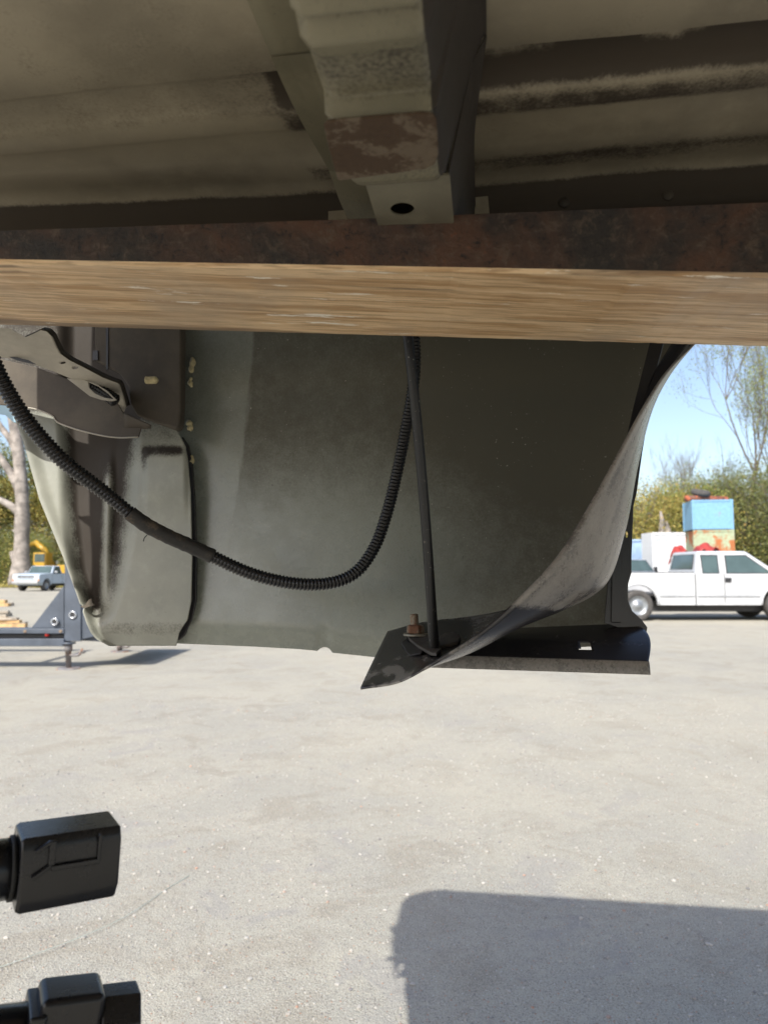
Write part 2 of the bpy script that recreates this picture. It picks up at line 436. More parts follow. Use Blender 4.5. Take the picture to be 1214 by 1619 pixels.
# ---- floor with ribs running the length of the bed
prof = [(-2.0, .0)]
ribs = []
t = -1.9
while t < -0.75:
    ribs += [(t, 0.0), (t + 0.012, 0.011), (t + 0.052, 0.011), (t + 0.064, 0.0), (t + 0.10, 0.0)]
    t += 0.115
prof += ribs
prof += [(-0.60, 0.000), (-0.518, 0.001), (-0.508, 0.014), (-0.478, 0.013), (-0.468, -0.001), (-0.446, -0.004), (-0.434, 0.003), (-0.400, 0.002), (-0.386, -0.003), (-0.358, -0.003), (-0.342, -0.004), (-0.336, -0.010), (-0.333, -0.016), (-0.331, -0.042)]
prof = sorted(prof)
def floor_fn(tp, dz):
    def f(a, b):
        s = S_REAR + (S_FRONT - S_REAR) * a
        x = b * (len(tp) - 1); k = min(int(x), len(tp) - 2); w = x - k
        tt = tp[k][0] * (1 - w) + tp[k + 1][0] * w; zz = tp[k][1] * (1 - w) + tp[k + 1][1] * w
        if tt > -0.3325 and zz < -0.012: zz -= 0.030 * sstep(0.05, -0.35, s)
        flat_ = tt < -0.345
        tt -= 0.030 * sstep(0.1, -0.42, s) * sstep(-0.46, -0.36, tt)
        if flat_: zz *= 0.30 + 0.35 * sstep(-0.05, 0.0, s)
        zz += 0.0025 * mnoise.noise((s * 5, tt * 6, 0.0)) + 0.0012 * mnoise.noise((s * 17, tt * 17, 4.0))
        return BED(s, tt, FLOOR_Z + zz + dz)
    return f
nv_ = (len(prof) - 1) * 2
fv, ff = grid(floor_fn(prof, 0), 260, nv_)
fd = []
for v in fv:
    s, tt, z = ST(v)
    d = 0.05
    if s > -0.02:                                  # dirt lying in the ribs forward of the cross sill
        band = sstep(-0.520, -0.511, tt) * sstep(-0.468, -0.475, tt)
        d += 0.80 * band
        w_ = mnoise.noise((s * 60, tt * 90, 8)) * 0.3
        for (a_, b_) in ((0.055, 0.085), (0.10, 0.20), (0.26, 0.31)): d -= (0.55 + 2 * w_) * band * sstep(a_, a_ + .012, s) * sstep(b_ + .012, b_, s) * sstep(-0.512, -0.507, tt) * sstep(-0.491, -0.498, tt)
        d += 0.40 * sstep(-0.472, -0.464, tt) * sstep(-0.434, -0.446, tt)
        d += 0.42 * sstep(-0.390, -0.378, tt) * sstep(-0.352, -0.363, tt)
    else:
        d += 0.10 * sstep(-0.54, -0.48, tt) * sstep(-0.456, -0.464, tt)
    d += 0.75 * sstep(-0.341, -0.335, tt - 0.0) if s > 0.1 else 0.75 * sstep(-0.341, -0.335, tt + 0.03 * sstep(0.1, -0.42, s))
    k_ = 0.35 + 0.65 * sstep(-0.06, 0.0, s)
    d += 0.10 + k_ * (0.45 * max(0, mnoise.noise((s * 3, tt * 14, 1.0))) + 0.25 * mnoise.noise((s * 9, tt * 40, 5.0)))
    if s < -0.02: d += 0.08 * sstep(-0.455, -0.47, tt) + 0.12 * max(0, mnoise.noise((s * 6, tt * 8, 3.0)))
    fd.append(d)
fo = solidify(mobj('floor_panel', fv, ff, M['under'], bed, True, dirt_shading=fd), 0.0016, 1.0)
# ---- far bed side: inner wall, rail, outer skin above the visible part, front wall, near bed side
def wall(name, pts_sz, s0, s1, mat, dirt_shading=0.2):
    n = len(pts_sz)
    def f(a, b):
        x = b * (n - 1); k = min(int(x), n - 2); w = x - k
        tt = pts_sz[k][0] * (1 - w) + pts_sz[k + 1][0] * w; zz = pts_sz[k][1] * (1 - w) + pts_sz[k + 1][1] * w
        a0 = s0(zz) if callable(s0) else s0
        return BED(a0 + (s1 - a0) * a, tt, zz)
    v, f_ = grid(f, 40, (n - 1) * 3)
    return solidify(mobj(name, v, f_, mat, bed, True, dirt_shading=[dirt_shading] * len(v)), 0.0015, 0)
def inner_fn(a, b):
    s = S_REAR + (S_FRONT - S_REAR) * a; z = 0.352 + 0.51 * b
    return BED(s, -0.328 - 0.030 * sstep(0.1, -0.42, s) * sstep(0.3, 0.0, b) + 0.02 * sstep(0.1, 0.4, b), z)
vs, fs = grid(inner_fn, 60, 14); solidify(mobj('inner_wall', vs, fs, M['under'], bed, True), 0.0016)
rear_prof = [(0.20, -0.58), (0.27, -0.60), (0.45, -0.67), (0.58, -0.73), (0.68, -0.775), (0.75, -0.78), (0.81, -0.745), (0.845, -0.69), (0.872, -0.60)]
wall('bed_rail', [(-0.33, 0.80), (-0.335, 0.85), (-0.325, 0.868), (-0.02, 0.87), (0.015, 0.855), (0.022, 0.80)], lambda z: lerp_table(rear_prof, z), S_FRONT, [M['blue']])
wall('upper_side_skin', [(0.018, 0.47), (0.024, 0.52), (0.035, 0.60), (0.03, 0.72), (0.021, 0.805)], lambda z: lerp_table(rear_prof, z), S_FRONT, [M['panel']], 0.45)
wall('front_wall', [(-2.0, 0.39), (-2.0, 0.40), (-2.0, 0.88)], S_REAR, S_FRONT, M['under'])
vs, fs = grid(lambda a, b: BED(lerp_table(rear_prof, 0.42 + 0.44 * b), -0.28 + 0.30 * a, 0.42 + 0.44 * b), 4, 24)
solidify(mobj('shadow_edge_panel', vs, fs, [M['blue']], bed, True), 0.0016)  # unseen panel added to even out the edge of the bed's shadow
vs, fs = grid(lambda a, b: BED(S_FRONT, -2.02 + 2.04 * a, 0.36 + 0.5 * b), 6, 3)
solidify(mobj('headboard', vs, fs, [M['blue']], bed, False), 0.02)
# near side of the bed, behind the camera
vs, fs = grid(lambda a, b: BED(-0.60 + 0.10 * sstep(0.4, 0, b) + (2.65 - 0.1 * sstep(0.4, 0, b)) * a, -2.30 + 0.02 * math.sin(b * 3), -0.13 + 1.0 * b), 10, 8)
solidify(mobj('near_side_skin', vs, fs, [M['blue']], bed, True), 0.002)
vs, fs = grid(lambda a, b: BED(-0.55 + 2.6 * a, -2.30 + 0.31 * b, 0.872), 4, 2)
solidify(mobj('near_bed_rail', vs, fs, [M['blue']], bed), 0.02)

# ---- outer skin, inside face (the large panel under the fork)
pan_bot = [(200, 1019), (280, 1021), (400, 1026), (470, 1030), (500, 1033), (504, 1029), (512, 1026), (520, 1030), (524, 1036), (590, 1043), (700, 1040), (860, 1030), (1010, 1020)]
def panel_pt(px, b):
    """b 0 bottom .. 1 top"""
    zb = ST(PT(px, lerp_table(pan_bot, px), -0.02))[2]
    s = ST(PT(px, 900, 0.0))[0]
    z = zb + (0.50 - zb) * b
    h = z - zb
    bulge = 0.025 * math.sin(math.pi * min(1, max(0, (z + 0.13) / 0.66)))       # skin bows outwards
    lip = 0.010 * (1 - sstep(0.0, 0.034, h))                              # lower hem rolls inwards
    fwd = -0.03 * sstep(0.10, 0.50, s) ** 2                                      # curves in towards the wheel opening
    tt = bulge + lip + fwd + 0.0015 * mnoise.noise((s * 6, z * 6, 2.0))
    return BED(s, tt, z)
NPX = 150
pv, pf, pd = [], [], []
vs, fs = grid(lambda a, b: panel_pt(262 + (lerp_table([(0, 728), (0.33, 730), (0.45, 735), (0.57, 755), (0.74, 840), (1.0, 900)], b ** 1.35)) * a, b ** 1.35), NPX, 60)
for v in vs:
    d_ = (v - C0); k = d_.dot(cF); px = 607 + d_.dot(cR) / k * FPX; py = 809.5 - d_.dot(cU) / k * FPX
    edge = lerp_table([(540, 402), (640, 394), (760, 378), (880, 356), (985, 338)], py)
    d = 0.06 + 0.24 * sstep(edge - 1.5, edge + 1.5, px) * (1 - sstep(984 + (px - 340) * 0.06, 989 + (px - 340) * 0.06, py))   # darker right of a slanting edge, above the lower hem
    d += 0.36 * sstep(880, 640, py) + 0.34 * sstep(560, 900, px)  # shade painted in: panel darkens towards its top and right
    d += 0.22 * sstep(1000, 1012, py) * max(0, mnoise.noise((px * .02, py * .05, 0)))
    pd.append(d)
solidify(mobj('outer_skin', vs, fs, [M['panel'], M['blue']], bed, True, dirt_shading=pd), 0.0014, 0.0)
# ---- rear corner reinforcement, a separate stamped sheet
cL = [(385, -120), (470, -70), (600, -8), (640, 14), (662, 24), (700, 38), (790, 63), (880, 100), (940, 122), (955, 127), (960, 134), (966, 131), (985, 137), (1000, 144), (1010, 152), (1016, 162), (1021, 172)]
cRt = [(385, 278), (600, 278), (680, 281), (692, 287), (706, 294), (730, 298), (780, 302), (880, 304.5), (950, 303), (980, 297), (990, 290), (1000, 284), (1021, 279)]
vL = [(660, 100), (800, 106), (900, 118), (960, 137), (992, 152)]
vR = [(660, 212), (760, 208), (860, 200), (920, 188), (970, 172), (992, 158)]
cvs, cd = [], []
NU, NV = 110, 190
def corner_fn(a, b):
    py = 385 + 636 * b
    l, r_ = lerp_table(cL, py), lerp_table(cRt, py)
    px = l + (r_ - l) * a
    x0, x1 = lerp_table(vL, py), lerp_table(vR, py)
    w = sstep(x0 - 14, x0 + 22, px) * (1 - sstep(x1 - 26, x1 + 16, px))
    fade = 1 - sstep(960, 1005, py)
    tt = -0.014 + 0.026 * w * fade
    ridge = math.exp(-((px - (172 - 0.03 * (py - 760))) / 9.0) ** 2) * sstep(690, 790, py) * (1 - sstep(940, 985, py))
    tt -= 0.014 * ridge * w
    emb = sstep(224, 236, px) * (1 - sstep(290, 300, px)) * sstep(706, 720, py) * (1 - sstep(745, 840, py))
    tt -= 0.006 * emb
    tt += 0.008 * sstep(985, 1021, py)
    tt -= 0.02 * (1 - sstep(0, 0.16, a)) ** 2 * 0.6
    tt += 0.0012 * mnoise.noise((px * .02, py * .02, 5.0))
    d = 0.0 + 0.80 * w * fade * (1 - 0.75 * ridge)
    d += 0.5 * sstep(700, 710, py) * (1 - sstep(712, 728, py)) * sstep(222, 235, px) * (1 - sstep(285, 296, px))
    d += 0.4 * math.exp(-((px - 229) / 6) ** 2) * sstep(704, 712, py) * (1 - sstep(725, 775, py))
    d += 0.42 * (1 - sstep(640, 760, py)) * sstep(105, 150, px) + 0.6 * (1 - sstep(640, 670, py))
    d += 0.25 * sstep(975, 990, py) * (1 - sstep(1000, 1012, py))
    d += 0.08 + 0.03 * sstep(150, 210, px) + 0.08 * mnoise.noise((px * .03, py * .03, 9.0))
    cd.append(d)
    return PT(px, py, tt)
cvs, cfs = grid(corner_fn, NU, NV)
co = solidify(mobj('corner_reinforcement', cvs, cfs, [M['corner']], bed, True, dirt_shading=cd), 0.0014, 0.0)
plate('gap_shade_strip', [[PT(x, y, 0.004) for x, y in ((288, 690), (298, 704), (304, 735), (308, 790), (311, 880), (310, 950), (304, 980), (292, 1004), (284, 1012), (276, 1012), (290, 980), (296, 950), (298, 880), (296, 790), (290, 735), (284, 706))]], bv * 0.006, M['liner'], bed, 0.001)  # dark strip added for the shade in the gap beside the corner sheet
# blue body edge showing past the corner
plate('body_edge', [[PT(x, y, 0.005) for x, y in ((-25, 628), (12, 634), (34, 650), (60, 655), (96, 664), (96, 672), (40, 668), (22, 668), (8, 656), (-25, 650))]], bv * 0.004, M['blue'], bed, 0.001)
bo = plate('torn_tab', [[PT(x, y, -0.022) for x, y in ((127, 959), (135, 956), (141, 948), (145, 946), (146, 953), (150, 957), (141, 959), (134, 962))]], bv * 0.002, M['grime'], bed)
# ---- stamped brackets in the upper left
X2 = lambda pts, t: [PT(x, y, t) for x, y in pts]
dk = plate('inner_gusset', [X2([(150, 500), (287, 500), (286, 640), (284, 672), (278, 680), (262, 674), (239, 666), (216, 657), (206, 640), (202, 610), (188, 590), (150, 570)], -0.055)], bv * 0.02, M['grime'], bed, 0.004)
plate('gusset_seam', [X2([(168, 500), (172, 500), (171, 584), (168, 584)], -0.0565)], bv * 0.002, M['black'], dk)
plate('slot', [X2([(147, 554), (155, 554), (155, 569), (147, 569)], -0.0572)], bv * 0.002, M['black'], dk)
lo = plate('lower_gusset', [X2([(-40, 560), (0, 567), (60, 581), (109, 600), (185, 635), (196, 654), (239, 673), (236, 677), (223, 678), (219, 691), (190, 692), (163, 689), (125, 680), (92, 668), (84, 657), (57, 647), (30, 643), (-40, 636)], -0.085)], bv * 0.003, M['grime'], bed, 0.001)
# its bright turned edge
ev, _ = catmull([PT(x, y, -0.086) for x, y in ((30, 643), (57, 647), (84, 658), (92, 668), (125, 680), (163, 689), (190, 692), (219, 691))], 40)
v_, f_ = tube(ev, 0.0012, 6); mobj('turned_edge', v_, f_, M['bracket'], lo, True)
vs, fs = grid(lambda a, b: PT(197 + 42 * a, 653 + 20 * a + (26 * (1 - a * 0.85)) * b, -0.10 + 0.018 * b), 6, 4)
solidify(mobj('gusset_tab', vs, fs, M['grime'], lo, True), 0.002)
arm_pts = [(-60, 512), (0, 518), (16, 519), (28, 526), (41, 533), (53, 528), (65, 522), (74, 524), (81, 531), (87, 545), (94, 558), (109, 569), (135, 582), (163, 597), (187, 606), (193, 622), (198, 643), (193, 653), (189, 643), (184, 630), (168, 617), (150, 606), (130, 600), (109, 597), (85, 587), (60, 578), (27, 566), (-60, 560)]
ta = lambda y: -0.175 + (y - 570) * 0.0013
hole1 = ell(99, 573, 5.5, 2.6, 10, lambda x, y: PT(x, y, ta(y)))
hole2 = ell(119, 581, 5.5, 2.6, 10, lambda x, y: PT(x, y, ta(y)))
am = plate('bracket_arm', [[PT(x, y, ta(y)) for x, y in arm_pts], hole1, hole2], bv * 0.004, M['bracket'], bed)
# folded upper flange of the arm and its slotted lower lip
up = [(41, 533), (53, 528), (65, 522), (74, 524), (81, 531), (87, 545), (94, 558), (109, 569), (135, 582), (163, 597), (187, 606), (198, 643)]
def flange_fn(a, b):
    x = a * (len(up) - 1); k = min(int(x), len(up) - 2); w = x - k
    p = (up[k][0] * (1 - w) + up[k + 1][0] * w, up[k][1] * (1 - w) + up[k + 1][1] * w)
    return PT(p[0] + 7 * b, p[1] - 3 * b, ta(p[1]) + 0.004 + 0.05 * b)
vs, fs = grid(flange_fn, 60, 4); solidify(mobj('folded_flange', vs, fs, M['grime'], am, True), 0.003)
plate('slotted_lip', [X2([(106, 598), (130, 600), (152, 607), (170, 618), (184, 632), (176, 634), (160, 632), (142, 626), (124, 612)], -0.135),
                      X2([(140, 604), (156, 611), (172, 623), (180, 631), (166, 629), (150, 622), (141, 613)], -0.135)], bv * 0.003, M['bracket'], am)
pth, ln = catmull([PT(x, y, -0.118) for x, y in ((128, 596), (142, 608), (160, 618), (184, 634))], 60)
v_, f_ = tube(pth, [0.0085 + 0.0012 * math.sin(i * 1.55) for i in range(61)], 12); mobj('ribbed_sleeve', v_, f_, M['conduit'], am, True)
plate('arm_slot_edge', [X2([(14, 564), (28, 565), (45, 569), (58, 576), (46, 574), (28, 570)], -0.183)], bv * 0.002, M['black'], am)
# threaded stud with a yellowed tip
base = PT(230, 601, -0.057)
pth = [PT(231 + 19 * i / 24, 601, -0.075) for i in range(25)]
v_, f_ = tube(pth, [(0.0050 + 0.0007 * (i % 2)) * (1 if i < 21 else 1 - (i - 20) * 0.14) for i in range(25)], 12)
mobj('threaded_stud', v_, f_, M['sealant'], bed, True)
# beads of sealant squeezed out beside the corner sheet
for i, (x, y0, y1, w) in enumerate(((304, 565, 589, 4.2), (302, 597, 612, 3.2), (300, 664, 681, 4.6), (303, 720, 738, 3.4), (303, 780, 794, 2.2), (300, 823, 827, 2.4))):
    n = 12; pth = []; rr = []
    for k in range(n + 1):
        f = k / n
        pth.append(panel_pt(x + 1.3 * math.sin(f * 7 + i), 0.5) * 0 + PT(x + 1.2 * math.sin(f * 6 + i * 2), y0 + (y1 - y0) * f, 0.008))
        rr.append((1.35 * w / FPX) * (0.25 + 0.75 * math.sin(math.pi * min(1, max(0.06, f * 0.94 + 0.03))) ** 0.6 * (0.45 + 0.55 * abs(math.sin(f * 5.2 + i * 1.7))) + 0.12 * f))
    v_, f_ = tube(pth, rr, 10); mobj('sealant_bead', v_, f_, M['sealant'], bed, True)
# ---- cross sill under the floor
def S_(px, py, z): return ST(PZ(px, py, CAM_H + z))
ZPAD, ZWEB = 0.268, 0.2835
sl = S_(513, 190, ZPAD)[0]; sr = S_(692, 215, ZPAD)[0]
sf0 = S_(455, 150, 0.392)[0]; sf1 = S_(768, 120, 0.392)[0]
bp = [(-700, .279), (-300, .279), (-260, .273), (-60, .273), (-30, .280), (4, .281), (12, .274), (60, .2735), (82, .282), (148, .283), (174, .2745), (180, .274), (186, .2705), (284, .2705), (287, .2745), (290, .2835)]
tz = [(S_(600, py, z)[1], z) for py, z in bp]
tz = [(-1.99, .285)] + [q for q in tz if q[0] > -1.9 and q[0] < -0.3]
tz.append((-0.345, .2835))
tz = sorted(tz)
fine = []
for (a, za), (b, zb) in zip(tz, tz[1:]):
    for k in range(6): fine.append((a + (b - a) * k / 6, za + (zb - za) * k / 6))
fine.append(tz[-1])
tW = S_(600, 292, .2835)[1]
def hat_fn(a, b):
    k = min(int(b * (len(fine) - 1) + 0.5), len(fine) - 1); tt, zz = fine[k]
    # across: left flange, left wall, bottom, right wall, right flange
    A = [(sf0, 0.3915), (sl - 0.012, 0.3915), (sl - 0.006, 0.386), (sl, zz + 0.006), (sl + 0.006, zz), (sr - 0.006, zz), (sr, zz + 0.005), (sr + 0.020, 0.37), (sr + 0.028, 0.3895), (sf1, 0.3915)]
    x = a * (len(A) - 1); i = min(int(x), len(A) - 2); w = x - i
    p = A[i][0] * (1 - w) + A[i + 1][0] * w, A[i][1] * (1 - w) + A[i + 1][1] * w
    wig = 0.0015 * mnoise.noise((p[0] * 9, tt * 9, 7))
    return BED(p[0] + wig, tt, p[1])
front = [q for q in fine if q[0] < tW]
fine_all = fine
fine = front
hv, hf = grid(hat_fn, 36, len(fine) - 1)
hd = []
for v in hv:
    s, tt, z = ST(v)
    d = 0.26 + 0.14 * mnoise.noise((s * 20, tt * 20, 3))
    if s > sr - 0.002: d += 0.75 * sstep(-0.36, -0.48, tt) + 0.45
    if z > .2795 and sl < s < sr: d += 0.14
    if s < sl - .004: d -= 0.12
    hd.append(d)
sill = solidify(mobj('cross_sill', hv, hf, M['sill'], bed, True, dirt_shading=hd), 0.0016, 0)
# walls of the sill carried on over the fork, plus the end web with its round hole
fine = [q for q in fine_all if q[0] >= tW - 0.001]
tE = front[-1][0]
def end_l(a, b):
    tt = tE + (-0.340 - tE) * b
    zf_ = 0.3912 - 0.026 * sstep(0.7, 1, b)
    A = [(sf0 + 0.02 * b * b, zf_), (sl - 0.012 + 0.004 * b, zf_ - 0.012 * sstep(0, 0.3, b)), (sl + 0.009, ZWEB + 0.004)]
    x = a * 2; i = min(int(x), 1); w = x - i
    return BED(A[i][0] * (1 - w) + A[i + 1][0] * w, tt, A[i][1] * (1 - w) + A[i + 1][1] * w)
vs, fs = grid(end_l, 8, 8)
solidify(mobj('sill_end_flange', vs, fs, M['sill'], sill, False, dirt_shading=[0.20 + 0.25 * mnoise.noise(v * 40) for v in vs]), 0.0016)
def end_r(a, b):
    tt = tE + (-0.340 - tE) * b
    A = [(sr + 0.002, ZWEB + 0.001), (sr + 0.020, 0.37), (sf1 - 0.02 * b, 0.3905)]
    x = a * 2; i = min(int(x), 1); w = x - i
    return BED(A[i][0] * (1 - w) + A[i + 1][0] * w, tt, A[i][1] * (1 - w) + A[i + 1][1] * w)
vs, fs = grid(end_r, 8, 8)
solidify(mobj('sill_end_flange', vs, fs, M['sill'], sill, False, dirt_shading=[0.8 for v in vs]), 0.0016)
PW = lambda x, y: PZ(x, y, CAM_H + ZWEB)
s0, s1 = sl + 0.008, sr + 0.004
t0, t1 = tW - 0.006, -0.345
plate('end_web', [[BED(s0, t0, ZWEB), BED(s1, t0, ZWEB), BED(s1, t1, ZWEB), BED(s0, t1, ZWEB)], ell(636, 331, 19, 10.5, 28, PW)], (0, 0, 0.0016), M['web'], sill)
pad_px = [(512, 200), (517, 193), (560, 189), (620, 184), (668, 180), (684, 182), (690, 190), (692, 215), (693, 245), (688, 260), (672, 268), (600, 278), (540, 286), (534, 285), (527, 262), (518, 228)]
pad = plate('worn_pad', [[PZ(x, y, CAM_H + ZPAD) for x, y in pad_px]], (0, 0, 0.0022), M['rustpad'], sill, 0.001)
plate('sill_tab', [X2([(519, 334), (575, 330), (577, 352), (519, 354)], -0.3405)], bv * 0.002, M['under'], sill)
plate('sill_tab', [X2([(750, 312), (771, 310), (774, 344), (750, 344)], -0.3405)], bv * 0.002, M['under'], sill)
for i in range(5):
    p = BED(0.03 + i * 0.10, -0.3315, 0.371); v_, f_ = tube([p, p - bv * 0.0016], [0.006, 0.005], 14); mobj('spot_weld', v_, f_, M['grime'], fo, True)
# ---- black liner that curls up and forward round the wheel opening
LT = [((570, 1089, .800), (591, 1044, .895), (613, 999, .995)), ((634, 1077, .785), (655, 1032, .885), (672, 984, .99)),
      ((700, 1039, .775), (738, 1027, .875), (740, 976, .985)), ((760, 1000, .772), (822, 990, .865), (800, 965, .98)),
      ((820, 946, .772), (893, 962, .860), (862, 945, .975)), ((880, 881, .775), (956, 922, .855), (918, 905, .97)),
      ((930, 802, .780), (986, 838, .855), (958, 845, .965)), ((980, 711, .790), (1007, 735, .855), (986, 760, .958)),
      ((1018, 641, .800), (1027, 656, .858), (1008, 672, .95)), ((1054, 587, .810), (1051, 601, .862), (1030, 600, .942)),
      ((1098, 542, .820), (1086, 548, .868), (1064, 540, .935)), ((1160, 480, .830), (1130, 490, .872), (1100, 480, .93))]
LA = catmull([PY(*q[0]) for q in LT], 110)[0]
def spl(idx, n=110):
    pts = [PY(*q[idx]) for q in LT]; P = [pts[0] * 2 - pts[1]] + pts + [pts[-1] * 2 - pts[-2]]; out = []
    for i in range(n + 1):
        x = i / n * (len(pts) - 1); k = min(int(x), len(pts) - 2); t = x - k
        p0, p1, p2, p3 = P[k:k + 4]
        out.append(0.5 * ((2 * p1) + (p2 - p0) * t + (2 * p0 - 5 * p1 + 4 * p2 - p3) * t * t + (3 * p1 - p0 - 3 * p2 + p3) * t ** 3))
    return out
LA, LB, LK = spl(0), spl(1), spl(2)
def liner_pt(a, b):
    i = min(int(a * 110 + 0.5), 110)
    A, B, K = LA[i], LB[i], LK[i]
    l0, l1, l2 = (1 - b) * (1 - 2 * b), 4 * b * (1 - b), b * (2 * b - 1)
    return K * l0 + B * l1 + A * l2
lv, lf = grid(liner_pt, 110, 26)
ld = []
for j in range(27):
    for i in range(111):
        a, b = i / 110, j / 26
        d = 0.08 + 0.75 * sstep(0.26, 0.10, a) * sstep(0.30, 0.9, b) * (0.5 + 1.6 * mnoise.noise((a * 45, b * 6, 6))) + 0.35 * sstep(0.16, 0.2, a) * sstep(0.3, 0.24, a) + 0.22 * max(0, mnoise.noise((a * 30, b * 6, 1))) * sstep(0.3, 0.0, a)
        d += (0.50 + 0.25 * mnoise.noise((a * 9, b * 38, 2))) * sstep(0.37, 0.41, a + 0.05 * b) * sstep(0.30, 0.5, b)  # sheen painted in: outer curve turns pale past a sharp line
        d += 0.55 * sstep(0.03, 0.0, b) * sstep(0.3, 0.1, a)
        ld.append(d)
liner = solidify(mobj('wheel_liner', lv, lf, M['liner'], bed, True, dirt_shading=ld), 0.0022, 0.0)
def on_liner(px, py):
    best = None
    for a_ in range(0, 45):
        for b_ in range(0, 27):
            p = lv[b_ * 111 + a_]; d_ = p - C0; k = d_.dot(cF)
            e = (607 + d_.dot(cR) / k * FPX - px) ** 2 + (809.5 - d_.dot(cU) / k * FPX - py) ** 2
            if best is None or e < best[0]: best = (e, p)
    # exact pixel at that depth
    return PY(px, py, best[1].y)
# ---- lower flange to the right of the liner
def fl_fn(a, b):
    pxb = 655 + 347 * a; pxf = 655 + 370 * a
    K = PY(pxb, 1000 - 14 * a, 1.02 - 0.06 * a); F = PY(pxf, 1034 + 11 * a, 0.925 - 0.045 * a)
    if b < 0.7:
        w = b / 0.7; p = K.lerp(F, w)
        return p + Vector((0, 0, 0.006 * math.sin(math.pi * w))) + bu * (0.010 * math.sin(math.pi * w) * sstep(0.9, 1, a))
    w = (b - 0.7) / 0.3
    return F + Vector((0, -0.004 * math.sin(w * 1.57), -0.0035 * w - 0.0125 * w * w))
vs, fs = grid(fl_fn, 90, 40)
# slot: leave out the faces inside it
def inslot(f):
    c = sum((vs[i] for i in f), Vector()) / 4; d_ = c - C0; k = d_.dot(cF)
    x, y = 607 + d_.dot(cR) / k * FPX, 809.5 - d_.dot(cU) / k * FPX
    return 916 < x < 934 and 1015.5 < y < 1029
fl = solidify(mobj('lower_flange', vs, [f for f in fs if not inslot(f)], M['liner'], bed, True, dirt_shading=[0.06 + 0.50 * (j / 40 > 0.74) for j in range(41) for i in range(91)]), 0.0014)  # lip paler than the flange, the light it catches painted in
# ---- dark upright edge of the wheel opening
epts = [(1060, 500), (1036, 590), (1026, 650), (1015, 715), (1006, 780), (1001, 800), (1000, 830), (998, 880), (998, 905), (993, 922), (991, 946), (999, 966), (1014, 980), (1023, 992), (1021, 1003), (1009, 1013), (994, 1006), (976, 992), (955, 985), (962, 900), (975, 760), (1002, 640), (1038, 500)]
plate('opening_edge', [X2(epts, -0.055), ell(990.5, 845, 2.6, 5.2, 12, lambda x, y: PT(x, y, -0.055))], bv * 0.004, M['liner'], bed, 0.0012)
plate('edge_rib', [X2([(968, 860), (981, 860), (982, 985), (966, 985)], -0.0595)], bv * 0.004, M['liner'], bed, 0.002)
# ---- brace rod, foot strap, bolt
foot = on_liner(686, 1030); topr = PY(638, 470, 0.80)
path = [topr.lerp(foot, k / 14) + Vector((0.0035 * math.sin(k / 14 * 3.1), 0, 0)) for k in range(14)] + [foot + Vector((0, 0, .004)), foot]
rr = [0.0061] * 13 + [0.0064, 0.0066, 0.0058]
v_, f_ = tube(path, rr, 18)
rod = mobj('brace_rod', v_, f_, M['rod'], bed, True, dirt_shading=[0.10 + 0.25 * (k // 18 > 13) for k in range(len(v_))])
bolt0 = on_liner(657, 1013)
zf = Vector((0, 0, 1))
def onl(pts, dz): return [on_liner(x, y) + zf * dz for x, y in pts]
plate('foot_strap', [onl([(642, 1008), (648, 1001), (662, 1000), (676, 1010), (692, 1020), (698, 1033), (690, 1042), (681, 1041), (662, 1030), (648, 1019)], 0.003)], (0, 0, 0.004), M['dusty'], rod, 0.001)
plate('lower_pad', [onl([(634, 1020), (642, 1014), (655, 1021), (669, 1033), (666, 1036), (648, 1040), (643, 1036)], 0.001)], (0, 0, 0.003), M['black'], rod, 0.001)
plate('oval_pad', [onl([(694, 1013), (703, 1008), (715, 1006), (724, 1008), (728, 1014), (724, 1021), (712, 1025), (696, 1028)], 0.001)], (0, 0, 0.005), M['dusty'], rod, 0.0015)
bolt = mobj('bolt', *tube([bolt0 + Vector((0, 0, 0.008)) + Vector((-0.0001, 0, 0.0011)) * k for k in range(25)], [0.0052 + 0.0005 * (k % 2) for k in range(24)] + [0.0042], 14), M['rustbolt'], bed, True)
v_, f_ = tube([bolt0 + zf * .0065, bolt0 + zf * .0095], [0.0165, 0.0155], 24); bevel(mobj('washer', v_, f_, M['washer'], bolt), 0.0008)
v_, f_ = tube([bolt0 + zf * .0095, bolt0 + zf * .0105, bolt0 + zf * .0185, bolt0 + zf * .0205], [0.0115, 0.0122, 0.0118, 0.0095], 6); bevel(mobj('nut', v_, f_, M['rustbolt'], bolt), 0.0012)

# ------------------------------------------------------------------ wiring conduit
cp = [(-60, 470, .74), (-25, 540, .76), (5, 605, .78), (45, 668, .80), (100, 728, .82), (165, 778, .84), (235, 832, .86), (320, 872, .885), (395, 906, .90), (462, 922, .91), (520, 922, .92), (562, 905, .925), (592, 865, .93), (612, 810, .935), (628, 745, .94), (641, 680, .94), (652, 620, .935), (656, 570, .93), (653, 520, .92), (645, 440, .91)]
pth, ln = catmull([PY(*q) for q in cp], 1500)
PITCHR = 0.0047
rad, cdirt = [], []
for i, p in enumerate(pth):
    x = i / 1500; d = x * ln
    d_ = p - C0; k = d_.dot(cF); px = 607 + d_.dot(cR) / k * FPX; py = 809.5 - d_.dot(cU) / k * FPX
    big = 1.0 + 0.17 * sstep(240, 60, px)
    ph = (d / PITCHR) % 1.0
    ribw = 0.0 if ph < 0.30 else (sstep(0.30, 0.42, ph) * (1 - sstep(0.88, 1.0, ph)))
    taped = sstep(205, 225, px) * (1 - sstep(318, 335, px)) * sstep(780, 800, py)
    rad.append((0.0069 + 0.0013 * ribw * (1 - 0.75 * taped) + 0.0007 * taped) * big * (1 + 0.03 * mnoise.noise((d * 14, 3, 0))))
    cdirt.append(0.02 + 0.22 * sstep(330, 100, px) + 0.10 * mnoise.noise((d * 30, 0, 0)))
sel = list(range(0, 1501))
